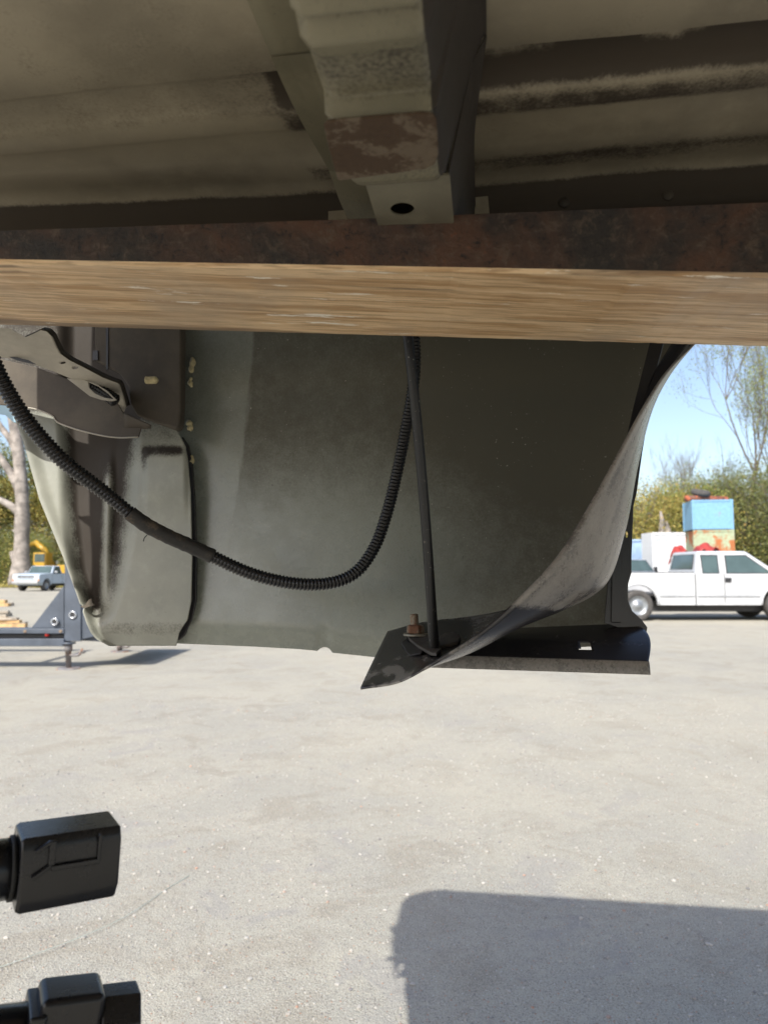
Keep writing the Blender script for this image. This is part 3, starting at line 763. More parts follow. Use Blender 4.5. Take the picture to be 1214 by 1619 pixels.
v_, f_ = tube([pth[i] for i in sel], [rad[i] for i in sel], 16)
con = mobj('wiring_conduit', v_, f_, M['conduit'], None, True, dirt_shading=np.repeat(cdirt, 16))
tag(con, 'black corrugated wiring conduit sagging in a loop under the fork', 'conduit')
# cloth tape wound round it
ti = [i for i, p in enumerate(pth) if 205 < 607 + (p - C0).dot(cR) / (p - C0).dot(cF) * FPX < 338 and 809.5 - (p - C0).dot(cU) / (p - C0).dot(cF) * FPX > 780]
ti = ti[::3]
tv, tf = tube([pth[i] for i in ti], [0.0087 + 0.0006 * ((i * ln / 1500 / 0.011) % 1.0) + 0.0005 * mnoise.noise((i * 0.06, 0, 2)) for i in ti], 20)
tv = [v + Vector((0, 0, 1)) * 0.0004 * mnoise.noise(v * 130) for v in tv]
mobj('tape_wrap', tv, tf, M['tape'], con, True, dirt_shading=[0.25 + 0.35 * mnoise.noise(v * 60) for v in tv])
v_, f_ = tube(catmull([PY(233, 846, .862), PY(229, 850, .861), PY(227, 856, .861)], 8)[0], 0.0006, 5); mobj('tape_end', v_, f_, M['tape'], con)

# ------------------------------------------------------------------ forklift fork
fk = empty('forklift_fork', PY(607, 431, 0.56), 'long rusty forklift fork with worn tan underside crossing beneath the bed', 'fork')
def fork_sec(px):
    Yf = 0.583 - 0.0000330 * (px) * 1.0
    top = lerp_table([(-300, 374), (0, 365), (540, 347), (1214, 320), (2200, 285)], px)
    bot = lerp_table([(-300, 409), (0, 415), (1214, 437), (2200, 455)], px)
    far = lerp_table([(-300, 511), (0, 518), (1214, 545), (2200, 567)], px)
    ft, fb = PY(px, top, Yf), PY(px, bot, Yf)
    bb = PZ(px + (px - 607) * 0.0, far, fb.z)
    bb = Vector((fb.x + 0.0, bb.y, fb.z)); bt = Vector((ft.x, bb.y, ft.z))
    return ft, fb, bb, bt
stn = [-330] + [-300 + 2500 * k / 160 for k in range(161)]
vs, fs = [], []
for i, px in enumerate(stn):
    q = fork_sec(max(-300, px))
    j = 0.0006 * mnoise.noise((px * 0.03, 0, 0)) + 0.0004 * mnoise.noise((px * 0.2, 1, 0))
    sec = [q[0], q[1] + Vector((0, 0, 0.003)), q[1] + Vector((0, 0.003 + j, j)), q[2] + Vector((0, -0.003, j * .6)), q[2] + Vector((0, 0, 0.003)), q[3]]
    if px < -300:
        c = sum(sec, Vector()) / 6; sec = [c.lerp(p, 0.8) - Vector((0.012, 0, 0)) for p in sec]
    vs += sec
for i in range(len(stn) - 1):
    for k in range(6): fs.append((i * 6 + k, i * 6 + (k + 1) % 6, (i + 1) * 6 + (k + 1) % 6, (i + 1) * 6 + k))
fs.append(tuple(range(6))); fs.append(tuple(len(vs) - 6 + k for k in range(6)))
bl = mobj('blade', vs, fs, [M['fork_side'], M['fork_worn']], fk)
for p in bl.data.polygons:
    if p.normal.z < -0.6: p.material_index = 1
h0, h1 = fork_sec(2190)[0], fork_sec(2190)[2]
mb = MB(); mb.box(((h0.x + 0.025), (h0.y + h1.y) / 2, h1.z + 0.35), 0.05, h1.y - h0.y - 0.004, 0.71)
bevel(mb.build('shank', M['fork_side'], fk), 0.006)
for dz in (0.20, 0.60):
    mb = MB(); mb.box((h0.x + 0.08, (h0.y + h1.y) / 2, h1.z + dz), 0.058, 0.16, 0.06)
    bevel(mb.build('hook', M['fork_side'], fk), 0.004)

# ------------------------------------------------------------------ black plastic pipe ends at the lower left
def fitting(px0, py0, px1, py1, Y, YA, rpx, sl_len, kind, label):
    """axis from (px0,py0) on the left to (px1,py1), a sleeve on the right end"""
    A, B = PY(px0, py0, YA), PY(px1, py1, Y)
    ax = (B - A).normalized(); r = rpx / FPX * Y
    side = ax.cross(Vector((0, 0, 1))).normalized(); upv = side.cross(ax).normalized()
    e = empty('pipe_end', Vector((A.x - 0.6, A.y, 0)), label, 'pipe', 'black plastic pipe ends')
    if kind == 0: oct_ = [(-1, .62), (-.72, 1), (.8, 1), (1, .7), (1, -.55), (.72, -1), (-.72, -1), (-1, -.6)]
    else: oct_ = [(math.cos(R(22.5 + 45 * k)), math.sin(R(22.5 + 45 * k))) for k in range(8)]
    S0 = B - ax * sl_len
    mb = MB(); vs = []
    for c, sc in ((S0, 0.94), (S0 + ax * 0.003, 1.0), (B - ax * 0.002, 1.0), (B, 0.97)):
        vs += [c + (side * x + upv * y) * r * sc for x, y in oct_]
    fs = [(i * 8 + k, i * 8 + (k + 1) % 8, (i + 1) * 8 + (k + 1) % 8, (i + 1) * 8 + k) for i in range(3) for k in range(8)]
    fs += [tuple(range(8)), tuple(24 + k for k in range(8))]
    slv = bevel(mobj('sleeve', vs, fs, M['plastic'], e), 0.0009)
    ring_ = [(0.55 * x, 0.55 * y) for x, y in oct_]
    plate('end_socket', [[B + ax * 0.0006 + (side * x + upv * y) * r for x, y in ring_]], ax * 0.0012, M['trim0'], slv)
    v_, f_ = tube([S0 - ax * 0.004, S0 - ax * 0.001], [r * 0.86, r * 0.86], 20); mobj('seal_ring', v_, f_, M['trim0'], e, True)
    # pipe behind it, with an elbow down to the ground outside the frame
    d = A - ax * 0.55
    pth = [S0 + ax * 0.01, A, A - ax * 0.3, d, d - ax * 0.05 - Vector((0, 0, 0.012)), d - ax * 0.085 - Vector((0, 0, 0.05)), d - ax * 0.10 - Vector((0, 0, 0.12)), Vector((d.x - 0.10, d.y, 0.0))]
    v_, f_ = tube(pth, r * 0.80, 20); mobj('pipe', v_, f_, M['plastic'], e, True)
    return e, slv, A, B, S0, ax, side, upv, r
e, slv, A, B, S0, ax, side, upv, r = fitting(-60, 1385, 178, 1347, 0.575, 0.52, 51, 0.068, 0, 'upper black pipe end with square sleeve and raised clip at left edge')
# raised clip frame and ledge on the face towards the camera (-side is to the camera)
cs = -1 if side.y > 0 else 1
def onf(a, h, o): return S0 + ax * a + upv * (h * r) + side * (cs * (r + o))
def bar(name, a0, h0_, a1, h1_, w, parent, mat=M['plastic'], o=0.0012):
    p, q = onf(a0, h0_, o), onf(a1, h1_, o); d = (q - p); n = side * cs; x = d.normalized(); y = n.cross(x)
    Mt = Matrix((x, y, n)).transposed()
    vs, fs = box_v((p + q) / 2, d.length, w, 0.004, Mt); return bevel(mobj(name, vs, fs, mat, parent), 0.0008)
bar('clip_rib', 0.020, 0.92, 0.020, 0.28, 0.0045, slv); bar('clip_rib', 0.020, 0.28, 0.008, 0.0, 0.003, slv); bar('clip_rib', 0.019, 0.90, 0.009, 0.68, 0.003, slv)
bar('clip_rib', 0.052, 0.92, 0.052, 0.22, 0.0025, slv); bar('clip_ledge', 0.020, 0.20, 0.053, 0.20, 0.004, slv)
bar('lower_rib', 0.020, -0.74, 0.062, -0.74, 0.003, slv, o=-0.006)
e2, slv2, A, B, S0, ax, side, upv, r = fitting(-60, 1650, 212, 1612, 0.575, 0.52, 50, 0.028, 1, 'lower black pipe end with blocky lug, in the bottom left corner')
mb = MB(); Mt = Matrix((ax, side, upv)).transposed()
c = B - ax * 0.049 + upv * (r * 0.42)
vs, fs = box_v(c, 0.044, r * 1.5, r * 1.5, Mt)
lug = bevel(mobj('lug', vs, fs, M['plastic'], e2), 0.005, 3)
vs, fs = box_v(c - ax * 0.0225 - upv * 0.006, 0.012, r * 1.7, r * 1.3, Mt); bevel(mobj('collar', vs, fs, M['plastic'], e2), 0.002)

# ------------------------------------------------------------------ yard: vehicles
M['white'] = plain('white_paint', (0.50, 0.51, 0.525), 0.3, 0, 0.10, 2.5)
M['silvertrim'] = plain('grey_moulding', (0.30, 0.31, 0.32), 0.4)
M['oldblue'] = rusty('chalky_pale_blue', (0.46, 0.54, 0.62), (0.20, 0.12, 0.08), 0.12, 1.6, 0.55)
M['redpaint'] = plain('faded_red_paint', (0.36, 0.05, 0.04), 0.45, 0, 0.3, 4)
M['glass'] = plain('dark_glass', (0.07, 0.105, 0.105), 0.05, 0, 0.2, 2)
M['tyre'] = plain('dusty_tyre', (0.075, 0.07, 0.066), 0.85, 0, 0.3, 14)
M['rim'] = plain('steel_rim', (0.32, 0.34, 0.36), 0.4, 0.6, 0.2, 14)
M['trim'] = plain('black_trim', (0.03, 0.03, 0.032), 0.5)
M['chrome'] = plain('dull_chrome', (0.55, 0.57, 0.6), 0.25, 0.8, 0.15)
M['amber'] = plain('amber_lens', (0.65, 0.22, 0.03), 0.3)
M['redlens'] = plain('red_lens', (0.55, 0.03, 0.02), 0.3)
M['lens'] = plain('clear_lens', (0.6, 0.62, 0.62), 0.15)

def arch(cx, cz, r, n=9):
    return [(cx + r * math.cos(math.pi * k / n), cz + r * math.sin(math.pi * k / n)) for k in range(n + 1)]
def extrude_xz(name, pts, w0, w1, mat, parent, bev=0.03):
    """outline in the vehicle's x/z plane, extruded across from y=w0 to w1"""
    return plate(name, [[Vector((x, w0, z)) for x, z in pts]], (0, w1 - w0, 0), mat, parent, bev, True)
def wheel(parent, x, y, r, w, paint):
    sgn = 1 if y > 0 else -1
    def lath(prof, n=28):
        vs, fs = [], []
        for k in range(n):
            a = 2 * math.pi * k / n
            vs += [Vector((x + q * math.cos(a), y + sgn * d, r + q * math.sin(a))) for q, d in prof]
        m = len(prof)
        for k in range(n):
            for i in range(m - 1): fs.append((k * m + i, k * m + i + 1, ((k + 1) % n) * m + i + 1, ((k + 1) % n) * m + i))
        return vs, fs
    wl = mobj('wheel', *lath([(r * .60, -w * .5), (r * .93, -w * .5), (r, -w * .38), (r, w * .38), (r * .93, w * .5), (r * .62, w * .5), (r * .60, w * .42)]), M['tyre'], parent, True, local=True)
    wl.location = (0, 0, 0)
    mobj('rim', *lath([(r * .62, w * .49), (r * .57, w * .44), (r * .50, w * .25), (r * .36, w * .30), (r * .24, w * .36), (r * .20, w * .46), (0.001, w * .48)]), paint, wl, True, local=True)
    return wl
def pickup(name, loc, rz, label, cat, group, p):
    e = empty(name, loc, label, cat, group, rz)
    hw = p['hw']; rx, fx, rw = p['rear'], p['front'], p['r']
    zb, belt, hood, L_ = p['bottom'], p['belt'], p['hood'], p['len']
    c0, c1, r0, r1, roof = p['cab']
    paint = p['paint']; ar = rw * 1.27
    # bed / tub
    if c0 > 0.8:
        tub = [(0.05, zb + 0.08), (rx - ar, zb + 0.05)] + arch(rx, rw + 0.02, ar)[::-1] + [(rx + ar, zb), (c0 - 0.02, zb), (c0 - 0.02, belt + 0.03), (0.0, belt + 0.03)]
        extrude_xz('bed_side', tub, -hw, -hw + 0.09, paint, e, 0.035); extrude_xz('bed_side', tub, hw - 0.09, hw, paint, e, 0.035)
        mb = MB(); mb.box((c0 / 2, 0, zb + 0.28), c0 - 0.14, 2 * hw - 0.18, 0.06); mb.build('bed_floor', M['trim'], e, local=True)
        mb = MB(); mb.box((0.05, 0, (zb + belt) / 2 + 0.14), 0.07, 2 * hw - 0.19, belt - zb - 0.22); bevel(mb.build('tailgate', paint, e, local=True), 0.02)
        mb = MB(); mb.box((c0 - 0.07, 0, (zb + belt) / 2 + 0.14), 0.07, 2 * hw - 0.19, belt - zb - 0.24); mb.build('bed_front', paint, e, local=True)
        for sg in (-1, 1):
            mb = MB(); mb.box((c0 / 2 - 0.01, sg * (hw - 0.045), belt + 0.037), c0 - 0.06, 0.10, 0.02); bevel(mb.build('rail_cap', M['trim'], e, local=True), 0.006)
            mb = MB(); mb.box((0.03, sg * (hw - 0.06), belt - 0.20), 0.06, 0.10, 0.34); bevel(mb.build('tail_lamp', M['redlens'], e, local=True), 0.01)
    # cab and nose
    x0 = c0 if c0 > 0.8 else 0.0
    low = [(x0 + 0.01, zb)]
    if c0 <= 0.8: low = [(0.02, zb + 0.1), (rx - ar, zb + 0.05)] + arch(rx, rw + 0.02, ar)[::-1]
    low += [(fx - ar - 0.05, zb)] + arch(fx, rw + 0.02, ar)[::-1] + [(fx + ar, zb + 0.05), (L_ - 0.05, zb + 0.08), (L_, zb + 0.2), (L_ - 0.02, hood - 0.08), (L_ - 0.14, hood - 0.01), (c1 + 0.05, hood + 0.06), (c1 - 0.10, belt), (x0, belt)]
    lo_ = extrude_xz('body', low, -hw, hw, paint, e, 0.05)
    # greenhouse
    ti = p.get('tumble', 0.16)
    gb = [(c0, -hw + .015), (c1, -hw + .035), (c1, hw - .035), (c0, hw - .015)]; gt = [(r0, -hw + ti), (r1, -hw + ti + .03), (r1, hw - ti - .03), (r0, hw - ti)]
    vs = [Vector((x, y, belt - 0.03)) for x, y in gb] + [Vector((x, y, roof)) for x, y in gt]
    fs = [(0, 1, 2, 3), (4, 5, 6, 7), (0, 1, 5, 4), (1, 2, 6, 5), (2, 3, 7, 6), (3, 0, 4, 7)]
    cabo = bevel(mobj('cab', vs, fs, paint, e, local=True), 0.06, 3)
    def on_face(i0, i1, i2, i3, a, b):        # bilinear over a cab side
        return (vs[i0] * (1 - a) + vs[i1] * a) * (1 - b) + (vs[i3] * (1 - a) + vs[i2] * a) * b
    def win(face, a0, a1, b0, b1, nm='window', sk=(0, 0)):
        q = [on_face(*face, a0, b0), on_face(*face, a1, b0), on_face(*face, a1 + sk[1], b1), on_face(*face, a0 + sk[0], b1)]
        n = (q[1] - q[0]).cross(q[3] - q[0]).normalized()
        ctr = sum(vs, Vector()) / 8
        if n.dot(q[0] - ctr) < 0: n = -n
        g = plate(nm, [[v + n * 0.004 for v in q]], n * 0.006, M['glass'], e, 0.002, True)
        ring_o = [q[0] + (q[0] - (q[2])).normalized() * 0.035, q[1] + (q[1] - q[3]).normalized() * 0.035, q[2] + (q[2] - q[0]).normalized() * 0.035, q[3] + (q[3] - q[1]).normalized() * 0.035]
        plate('window_frame', [[v + n * 0.003 for v in ring_o], [v + n * 0.003 for v in q]], n * 0.011, M['trim'], g, 0, True)
    for sd in ((0, 1, 5, 4), (3, 2, 6, 7)):
        for w in p['windows']: win(sd, *w)
    win((1, 2, 6, 5), 0.06, 0.94, 0.16, 0.92, 'windscreen'); win((3, 0, 4, 7), 0.12, 0.88, 0.25, 0.85, 'rear_window')
    for sg in (-1, 1):
        y = sg * (hw + 0.002)
        for gx in p['gaps']:
            mb = MB(); mb.box((gx, y, (zb + belt) / 2 + 0.03), 0.014, 0.006, belt - zb - 0.06); mb.build('door_gap', M['trim'], e, local=True)
        for hx in p['handles']:
            mb = MB(); mb.box((hx, sg * (hw + 0.012), belt - 0.17), 0.17, 0.03, 0.12 if p['modern'] else 0.04); bevel(mb.build('door_handle', M['trim'] if p['modern'] else M['chrome'], e, local=True), 0.01)
        mx = c1 - 0.25
        mb = MB(); mb.box((mx, sg * (hw + 0.15), belt + 0.13), 0.09, 0.2, 0.30 if p['modern'] else 0.14); mo = bevel(mb.build('mirror', M['trim'] if p['modern'] else M['chrome'], e, local=True), 0.03)
        mb = MB(); mb.box((mx, sg * (hw + 0.04), belt + 0.06), 0.05, 0.14, 0.04); mb.build('mirror_arm', M['trim'], mo, local=True)
        mb = MB(); mb.box((L_ - 0.015, sg * (hw - 0.2), hood - 0.26), 0.05, 0.3, 0.2); hl = bevel(mb.build('headlight', M['lens'], e, local=True), 0.02)
        mb = MB(); mb.box((L_ - 0.01, sg * (hw - 0.06), hood - 0.42), 0.05, 0.14, 0.09); bevel(mb.build('turn_signal', M['amber'], e, local=True), 0.01)
        for x in (rx, fx): wheel(e, x, sg * (hw - 0.16), rw, 0.27, M['rim'])
    if p['modern'] and c0 > 0.8:
        for sg in (-1, 1):
            mb = MB(); mb.box((rx + 0.95, sg * (hw + 0.002), belt - 0.30), 0.22, 0.008, 0.20); bevel(mb.build('fuel_door', paint, e, local=True), 0.006)
            for xa_, xb_ in ((rx + ar + .05, c0 - .04), (c0 + .04, fx - ar - .06)):
                mb = MB(); mb.box(((xa_ + xb_) / 2, sg * (hw + 0.006), zb + 0.24), xb_ - xa_, 0.02, 0.05); bevel(mb.build('side_moulding', M['silvertrim'], e, local=True), 0.008)
            ring = [(rx + ar * 1.06 * math.cos(a_), rw + .02 + ar * 1.06 * math.sin(a_)) for a_ in [math.pi * k / 14 for k in range(15)]]
            v_, f_ = tube([Vector((x, sg * (hw + .002), z)) for x, z in ring], 0.022, 6); mobj('arch_lip', v_, f_, paint, e, True, local=True)
            v_, f_ = tube([Vector((x + fx - rx, sg * (hw + .002), z)) for x, z in ring], 0.022, 6); mobj('arch_lip', v_, f_, paint, e, True, local=True)
    for k in range(4):
        mb = MB(); mb.box((L_ - 0.01, 0, hood - 0.16 - 0.075 * k), 0.04, 2 * hw - 0.75, 0.035); bevel(mb.build('grille_bar', M['chrome'], e, local=True), 0.008)
    mb = MB(); mb.box((L_ - 0.025, 0, hood - 0.27), 0.03, 2 * hw - 0.74, 0.32); mb.build('grille', M['trim'], e, local=True)
    for nm, x in (('front_bumper', L_ + 0.05), ('rear_bumper', -0.06)):
        mb = MB(); mb.box((x, 0, zb + 0.08), 0.16, 2 * hw - 0.04, 0.2); bevel(mb.build(nm, p['bumper'], e, local=True), 0.04)
    mb = MB(); mb.box((L_ / 2, 0, zb - 0.04), L_ - 0.9, 1.2, 0.30); mb.build('chassis', M['trim'], e, local=True)
    return e
white_p = dict(hw=1.0, rear=1.25, front=5.15, r=0.42, bottom=0.43, belt=1.28, hood=1.22, len=6.35, cab=(2.82, 5.2, 2.96, 4.30, 1.90), paint=M['white'],
               windows=[(0.092, 0.273, 0.08, 0.80, 'window', (-0.022, 0.075)), (0.378, 0.895, 0.08, 0.80, 'window', (0.131, -0.045))], gaps=[2.815, 3.60, 4.98], handles=[3.70], modern=True, bumper=M['chrome'])
def pick_at(px, gy, x_ref):
    """ground point under pixel px at distance gy, for a thing whose local x_ref sits there (heading +X)"""
    return Vector(((px - 607) / FPX * gy / math.cos(PITCH) - x_ref, gy, 0))
wp = pickup('pickup_truck', Vector((19.4 * 399 / FPX - 1.25, 20.4, 0)), 0.0, 'clean white extended-cab pickup parked side-on, nearest vehicle on the right', 'pickup', None, white_p)
M['silver'] = plain('silver_grey_paint', (0.36, 0.40, 0.45), 0.3, 0.2, 0.1, 2)
w2 = dict(white_p); w2.update(paint=M['silver'], cab=(2.2, 4.2, 2.5, 3.7, 1.92), windows=[(0.08, 0.45, 0.08, 0.8), (0.5, 0.9, 0.08, 0.8, 'window', (0.02, -0.1))], gaps=[2.2, 3.2], handles=[3.3], rear=1.1, front=4.5, len=5.6)
pickup('pickup_truck', Vector((10.6, 38.0, 0)), R(-66), 'silver grey pickup half hidden behind the bed of the white one', 'pickup', None, w2)
suv = dict(white_p); suv.update(cab=(0.12, 3.75, 0.45, 2.95, 1.98), rear=1.0, front=4.0, len=4.9, hood=1.15, belt=1.25, windows=[(0.05, 0.28, 0.12, 0.8), (0.33, 0.56, 0.12, 0.8), (0.61, 0.92, 0.12, 0.8, 'window', (0.0, -0.1))], gaps=[1.4, 2.3, 3.4], handles=[1.6, 2.5])
pickup('sport_utility_car', Vector((20.9, 32.0, 0)), R(-172), 'white sport utility car behind the cab of the white pickup', 'car', None, suv)
old = dict(white_p); old.update(hw=0.98, cab=(2.75, 4.05, 2.95, 3.62, 1.72), rear=1.2, front=4.55, len=5.45, hood=1.16, belt=1.16, bottom=0.5, r=0.37, paint=M['oldblue'], tumble=0.12,
                                  windows=[(0.16, 0.86, 0.10, 0.86, 'window', (0.0, -0.12))], gaps=[2.75, 3.98], handles=[2.95], modern=False, bumper=M['chrome'])
pickup('pickup_truck', Vector((-23.3, 53.4, 0.0)), R(-98), 'old chalky pale blue pickup under the dead tree on the left', 'pickup', None, old)

# ------------------------------------------------------------------ gooseneck trailer frame, left
M['slate'] = plain('slate_trailer_paint', (0.075, 0.09, 0.115), 0.45, 0, 0.25, 3)
tr = empty('gooseneck_trailer', GR(105, 1052), 'slate grey trailer nose with triangular gusset plates on a screw jack', 'trailer')
YT = 10.0
TP = lambda x, y, Y=YT: PY(x, y, Y)
up_ = plate('upright', [[TP(x, y) for x, y in ((103, 850), (128, 850), (128, 1014), (102, 1014))]], (0, 0.25, 0), M['slate'], tr, 0.01)
gs = plate('gusset', [[TP(x, y, YT + .03) for x, y in ((50, 993), (101.5, 926), (101.5, 993))]], (0, 0.03, 0), M['slate'], tr, 0.004)
gs2 = plate('gusset', [[TP(x, y, YT + .03) for x, y in ((129, 955), (150, 1002), (150, 1006), (129, 1011))]], (0, 0.03, 0), M['slate'], tr, 0.004)
def torus(c, R_, r_, nrm, n=20, m=8):
    n_ = Vector(nrm).normalized(); a = n_.orthogonal().normalized(); b = n_.cross(a)
    pth = [Vector(c) + (a * math.cos(2 * math.pi * k / n) + b * math.sin(2 * math.pi * k / n)) * R_ for k in range(n + 1)]
    return tube(pth, r_, m, False)
for p, rr_ in ((TP(116, 972), 0.045), (TP(87.5, 983), 0.042)):
    mobj('tie_ring', *torus(p + Vector((0, -0.014, 0)), rr_, 0.012, (0, 1, 0)), M['chrome'], tr, True)
    v_, f_ = tube([p + Vector((0, 0.0, 0)), p + Vector((0, -0.012, 0))], rr_ * 0.8, 16); mobj('ring_recess', v_, f_, M['trim'], tr)
def beam(name, y0, y1, Y0, Y1, x0=-420, x1=101.5, mat=None):
    a = [TP(x0, y0, Y0), TP(x1, y0, Y0), TP(x1, y1, Y0), TP(x0, y1, Y0)]
    return plate(name, [a], (0, Y1 - Y0, 0), mat or M['slate'], tr, 0.008)
rb = beam('upper_rail', 994, 1002, YT - .02, YT + .25)
beam('middle_rail', 1003, 1009, YT + .05, YT + .22, mat=M['trim']); beam('lower_rail', 1010, 1022, YT - 0.03, YT + .2)
beam('far_rail', 995, 1012, YT + 2.0, YT + 2.1)
for k in range(3):
    beam('cross_member', 1004, 1014, YT + .2, YT + 2.0, -300 + k * 160, -290 + k * 160)
v_, f_ = tube([TP(75, 1003.5, YT + .05), TP(75, 1003.5, YT - 0.0)], [0.03, 0.026], 12); mobj('marker_lamp', v_, f_, M['redlens'], tr, True)
for x in (40, 96):
    v_, f_ = tube([TP(x, 998, YT), TP(x, 998, YT - 0.035)], 0.022, 8); mobj('rail_bolt', v_, f_, M['rustbolt'], tr)
M['rustjack'] = rusty('rusty_jack', (0.20, 0.19, 0.19), (0.15, 0.075, 0.04), 0.6, 9)
def jack(cx, top, bot, Y):
    b = PY(cx, bot, Y); t_ = PY(cx, top, Y); b.z = 0.0
    j = mobj('jack_leg', *tube([t_, t_ - Vector((0, 0, .10)), t_ - Vector((0, 0, .101)), b + Vector((0, 0, 0.02))], [.052, .052, .04, .036], 14), M['rustjack'], tr, True)
    v_, f_ = tube([b + Vector((0, 0, 0.0)), b + Vector((0, 0, 0.02))], [0.17, 0.15], 8); mobj('foot_plate', v_, f_, M['rustjack'], j)
    h = b.lerp(t_, 0.55)
    mobj('crank', *tube([h, h + Vector((.14, -.03, 0)), h + Vector((.17, -.03, 0.02)), h + Vector((.20, -.03, 0.08)), h + Vector((.23, -.03, 0.03))], .022, 8), M['rustjack'], j, True)
    v_, f_ = tube([t_ + Vector((0, 0, 0.02)), t_], [.10, .09], 14); mobj('jack_collar', v_, f_, M['slate'], j, True)
jack(109, 1018, 1055, YT); jack(190, 1016, 1034, 12.1)
plate('nose_beam', [[TP(x, y, YT + .12) for x, y in ((129, 1004), (215, 1009), (215, 1017), (129, 1013))]], (0, 2.0, 0), M['slate'], tr, 0.01)

# ------------------------------------------------------------------ timber lying on the ground, left
M['timber'] = plain('fresh_timber', (0.52, 0.34, 0.16), 0.7, 0, 0.35, 6); M['grey_timber'] = plain('weathered_timber', (0.36, 0.31, 0.25), 0.8, 0, 0.35, 6)
def board(px0, px1, py, z, Y, th, w, rz, mat, label):
    a = (px0 - 607) / FPX * Y; b = (px1 - 607) / FPX * Y
    e = mobj('timber_board', *box_v((0, 0, 0), b - a, w, th), mat)
    e.location = ((a + b) / 2, Y, z + th / 2 + 0.002); e.rotation_euler = (0, 0, rz); bevel(e, 0.008)
    tag(e, label, 'board', 'timber boards on the ground')
bd = [(-90, 28, 17.6, 0, .10, .16, 0.03, 1), (-90, 47, 17.2, 0, .09, .15, 0.02, 0), (-110, 40, 17.4, .10, .07, .15, -0.03, 0), (-80, 33, 17.3, .17, .06, .14, 0.05, 1), (-90, 48, 17.9, 0, .09, .15, 0.0, 1), (-120, 20, 17.6, .17, .05, .14, 0.02, 0),
      (-90, 22, 21.5, 0, .10, .2, 0.02, 1), (-110, 18, 21.2, 0, .08, .15, -0.02, 1), (-100, 20, 21.4, .10, .07, .15, 0.0, 1),
      (-90, 20, 27.5, 0, .12, .2, 0.0, 0), (-100, 25, 28.0, 0, .12, .2, 0.02, 1), (-110, 15, 27.7, .12, .12, .2, 0.0, 0)]
where = ['nearest timber pile', 'middle timber pile', 'farthest timber pile']
pos = ['bottom back grey board of the %s', 'front fresh-cut board of the %s on the ground', 'fresh-cut board in the second layer of the %s', 'grey board on top front of the %s', 'grey board at the back of the %s', 'short fresh-cut board on top of the %s',
       'wide grey board at the back of the %s', 'thin grey board at the front of the %s', 'grey board on top of the %s', 'fresh-cut front board of the %s', 'grey board behind in the %s', 'fresh-cut board on top of the %s']
for i, q in enumerate(bd):
    wh = where[0 if i < 6 else 1 if i < 9 else 2]
    board(q[0], q[1], 0, q[3], q[2], q[4], q[5], q[6], M['grey_timber'] if q[7] else M['timber'], pos[i] % wh)

# ------------------------------------------------------------------ crates and containers, right
def crate(name, c, sx, sy, sz, rz, mat, label, cat, group=None, lip=0.05):
    e = empty(name, c, label, cat, group, rz)
    w = 0.04
    for nm, cc, d in (('side_wall', (0, -sy / 2, sz / 2), (sx, w, sz)), ('side_wall', (0, sy / 2, sz / 2), (sx, w, sz)), ('end_wall', (-sx / 2 + w / 2, 0, sz / 2), (w, sy - w - .002, sz - .004)), ('end_wall', (sx / 2 - w / 2, 0, sz / 2), (w, sy - w - .002, sz - .004)), ('base', (0, 0, 0.06), (sx - .1, sy - .1, 0.04)), ('lid', (0, 0, sz - 0.05), (sx - .09, sy - .05, 0.03))):
        mb = MB(); mb.box(cc, *d); bevel(mb.build(nm, mat, e, local=True), 0.012)
    for x in (-1, 1):
        for y in (-1, 1):
            mb = MB(); mb.box((x * (sx / 2 - .03), y * (sy / 2 + .005), sz / 2), .10, .07, sz + .02); bevel(mb.build('corner_post', mat, e, local=True), 0.01)
    for y in (-1, 1):
        mb = MB(); mb.box((0, y * (sy / 2 + .012), sz - .04), sx - 0.12, .06, .08); bevel(mb.build('top_rail', mat, e, local=True), 0.01)
    return e
M['bluecrate'] = rusty('sky_blue_steel', (0.20, 0.40, 0.58), (0.22, 0.11, 0.06), 0.2, 1.5, 0.45)
M['greencrate'] = rusty('pale_green_rusty_steel', (0.36, 0.41, 0.27), (0.24, 0.085, 0.03), 0.75, 1.1, 0.6)
M['browncrate'] = rusty('brown_steel', (0.25, 0.15, 0.10), (0.16, 0.06, 0.03), 0.8, 1.5, 0.7)
YC = 28.5
xa = (1134 - 607) / FPX * YC
h838 = 1.35 + 65 / FPX * YC; h790 = 1.35 + 112 / FPX * YC
crate('steel_bin', (xa + .02, YC + .8, 0), 1.52, 1.5, 1.5, R(-11), M['browncrate'], 'rusty brown steel bin at the bottom of the stack, behind the pickup cab', 'bin', 'stacked steel bins')
crate('steel_bin', (xa + .03, YC + .8, 1.535), 1.50, 1.5, h838 - 1.535, R(-12), M['greencrate'], 'pale green rust-streaked steel bin in the middle of the stack', 'bin', 'stacked steel bins')
crate('steel_bin', (xa - .01, YC + .8, h838 + .03), 1.53, 1.5, h790 - h838, R(-10), M['bluecrate'], 'sky blue steel bin on top of the stack', 'bin', 'stacked steel bins')
M['rustax'] = rusty('rusty_axle', (0.14, 0.07, 0.05), (0.24, 0.07, 0.035), 0.8, 6, 0.8)
ax_e = empty('scrap_axle', (xa - .05, YC + 0.7, h790 + .03), 'rusty axle with hub lying on the sky blue bin', 'axle')
za = h790 + .03
v_, f_ = tube([Vector((xa - .95, YC + .7, za + .14)), Vector((xa - .3, YC + .7, za + .13)), Vector((xa + .8, YC + .75, za + .11))], [.10, .12, .10], 12); mobj('axle_beam', v_, f_, M['rustax'], ax_e, True)
v_, f_ = tube([Vector((xa - .45, YC + .55, za + .14)), Vector((xa - .40, YC + .95, za + .16))], [.13, .16], 14); mobj('differential', v_, f_, M['rustax'], ax_e, True)
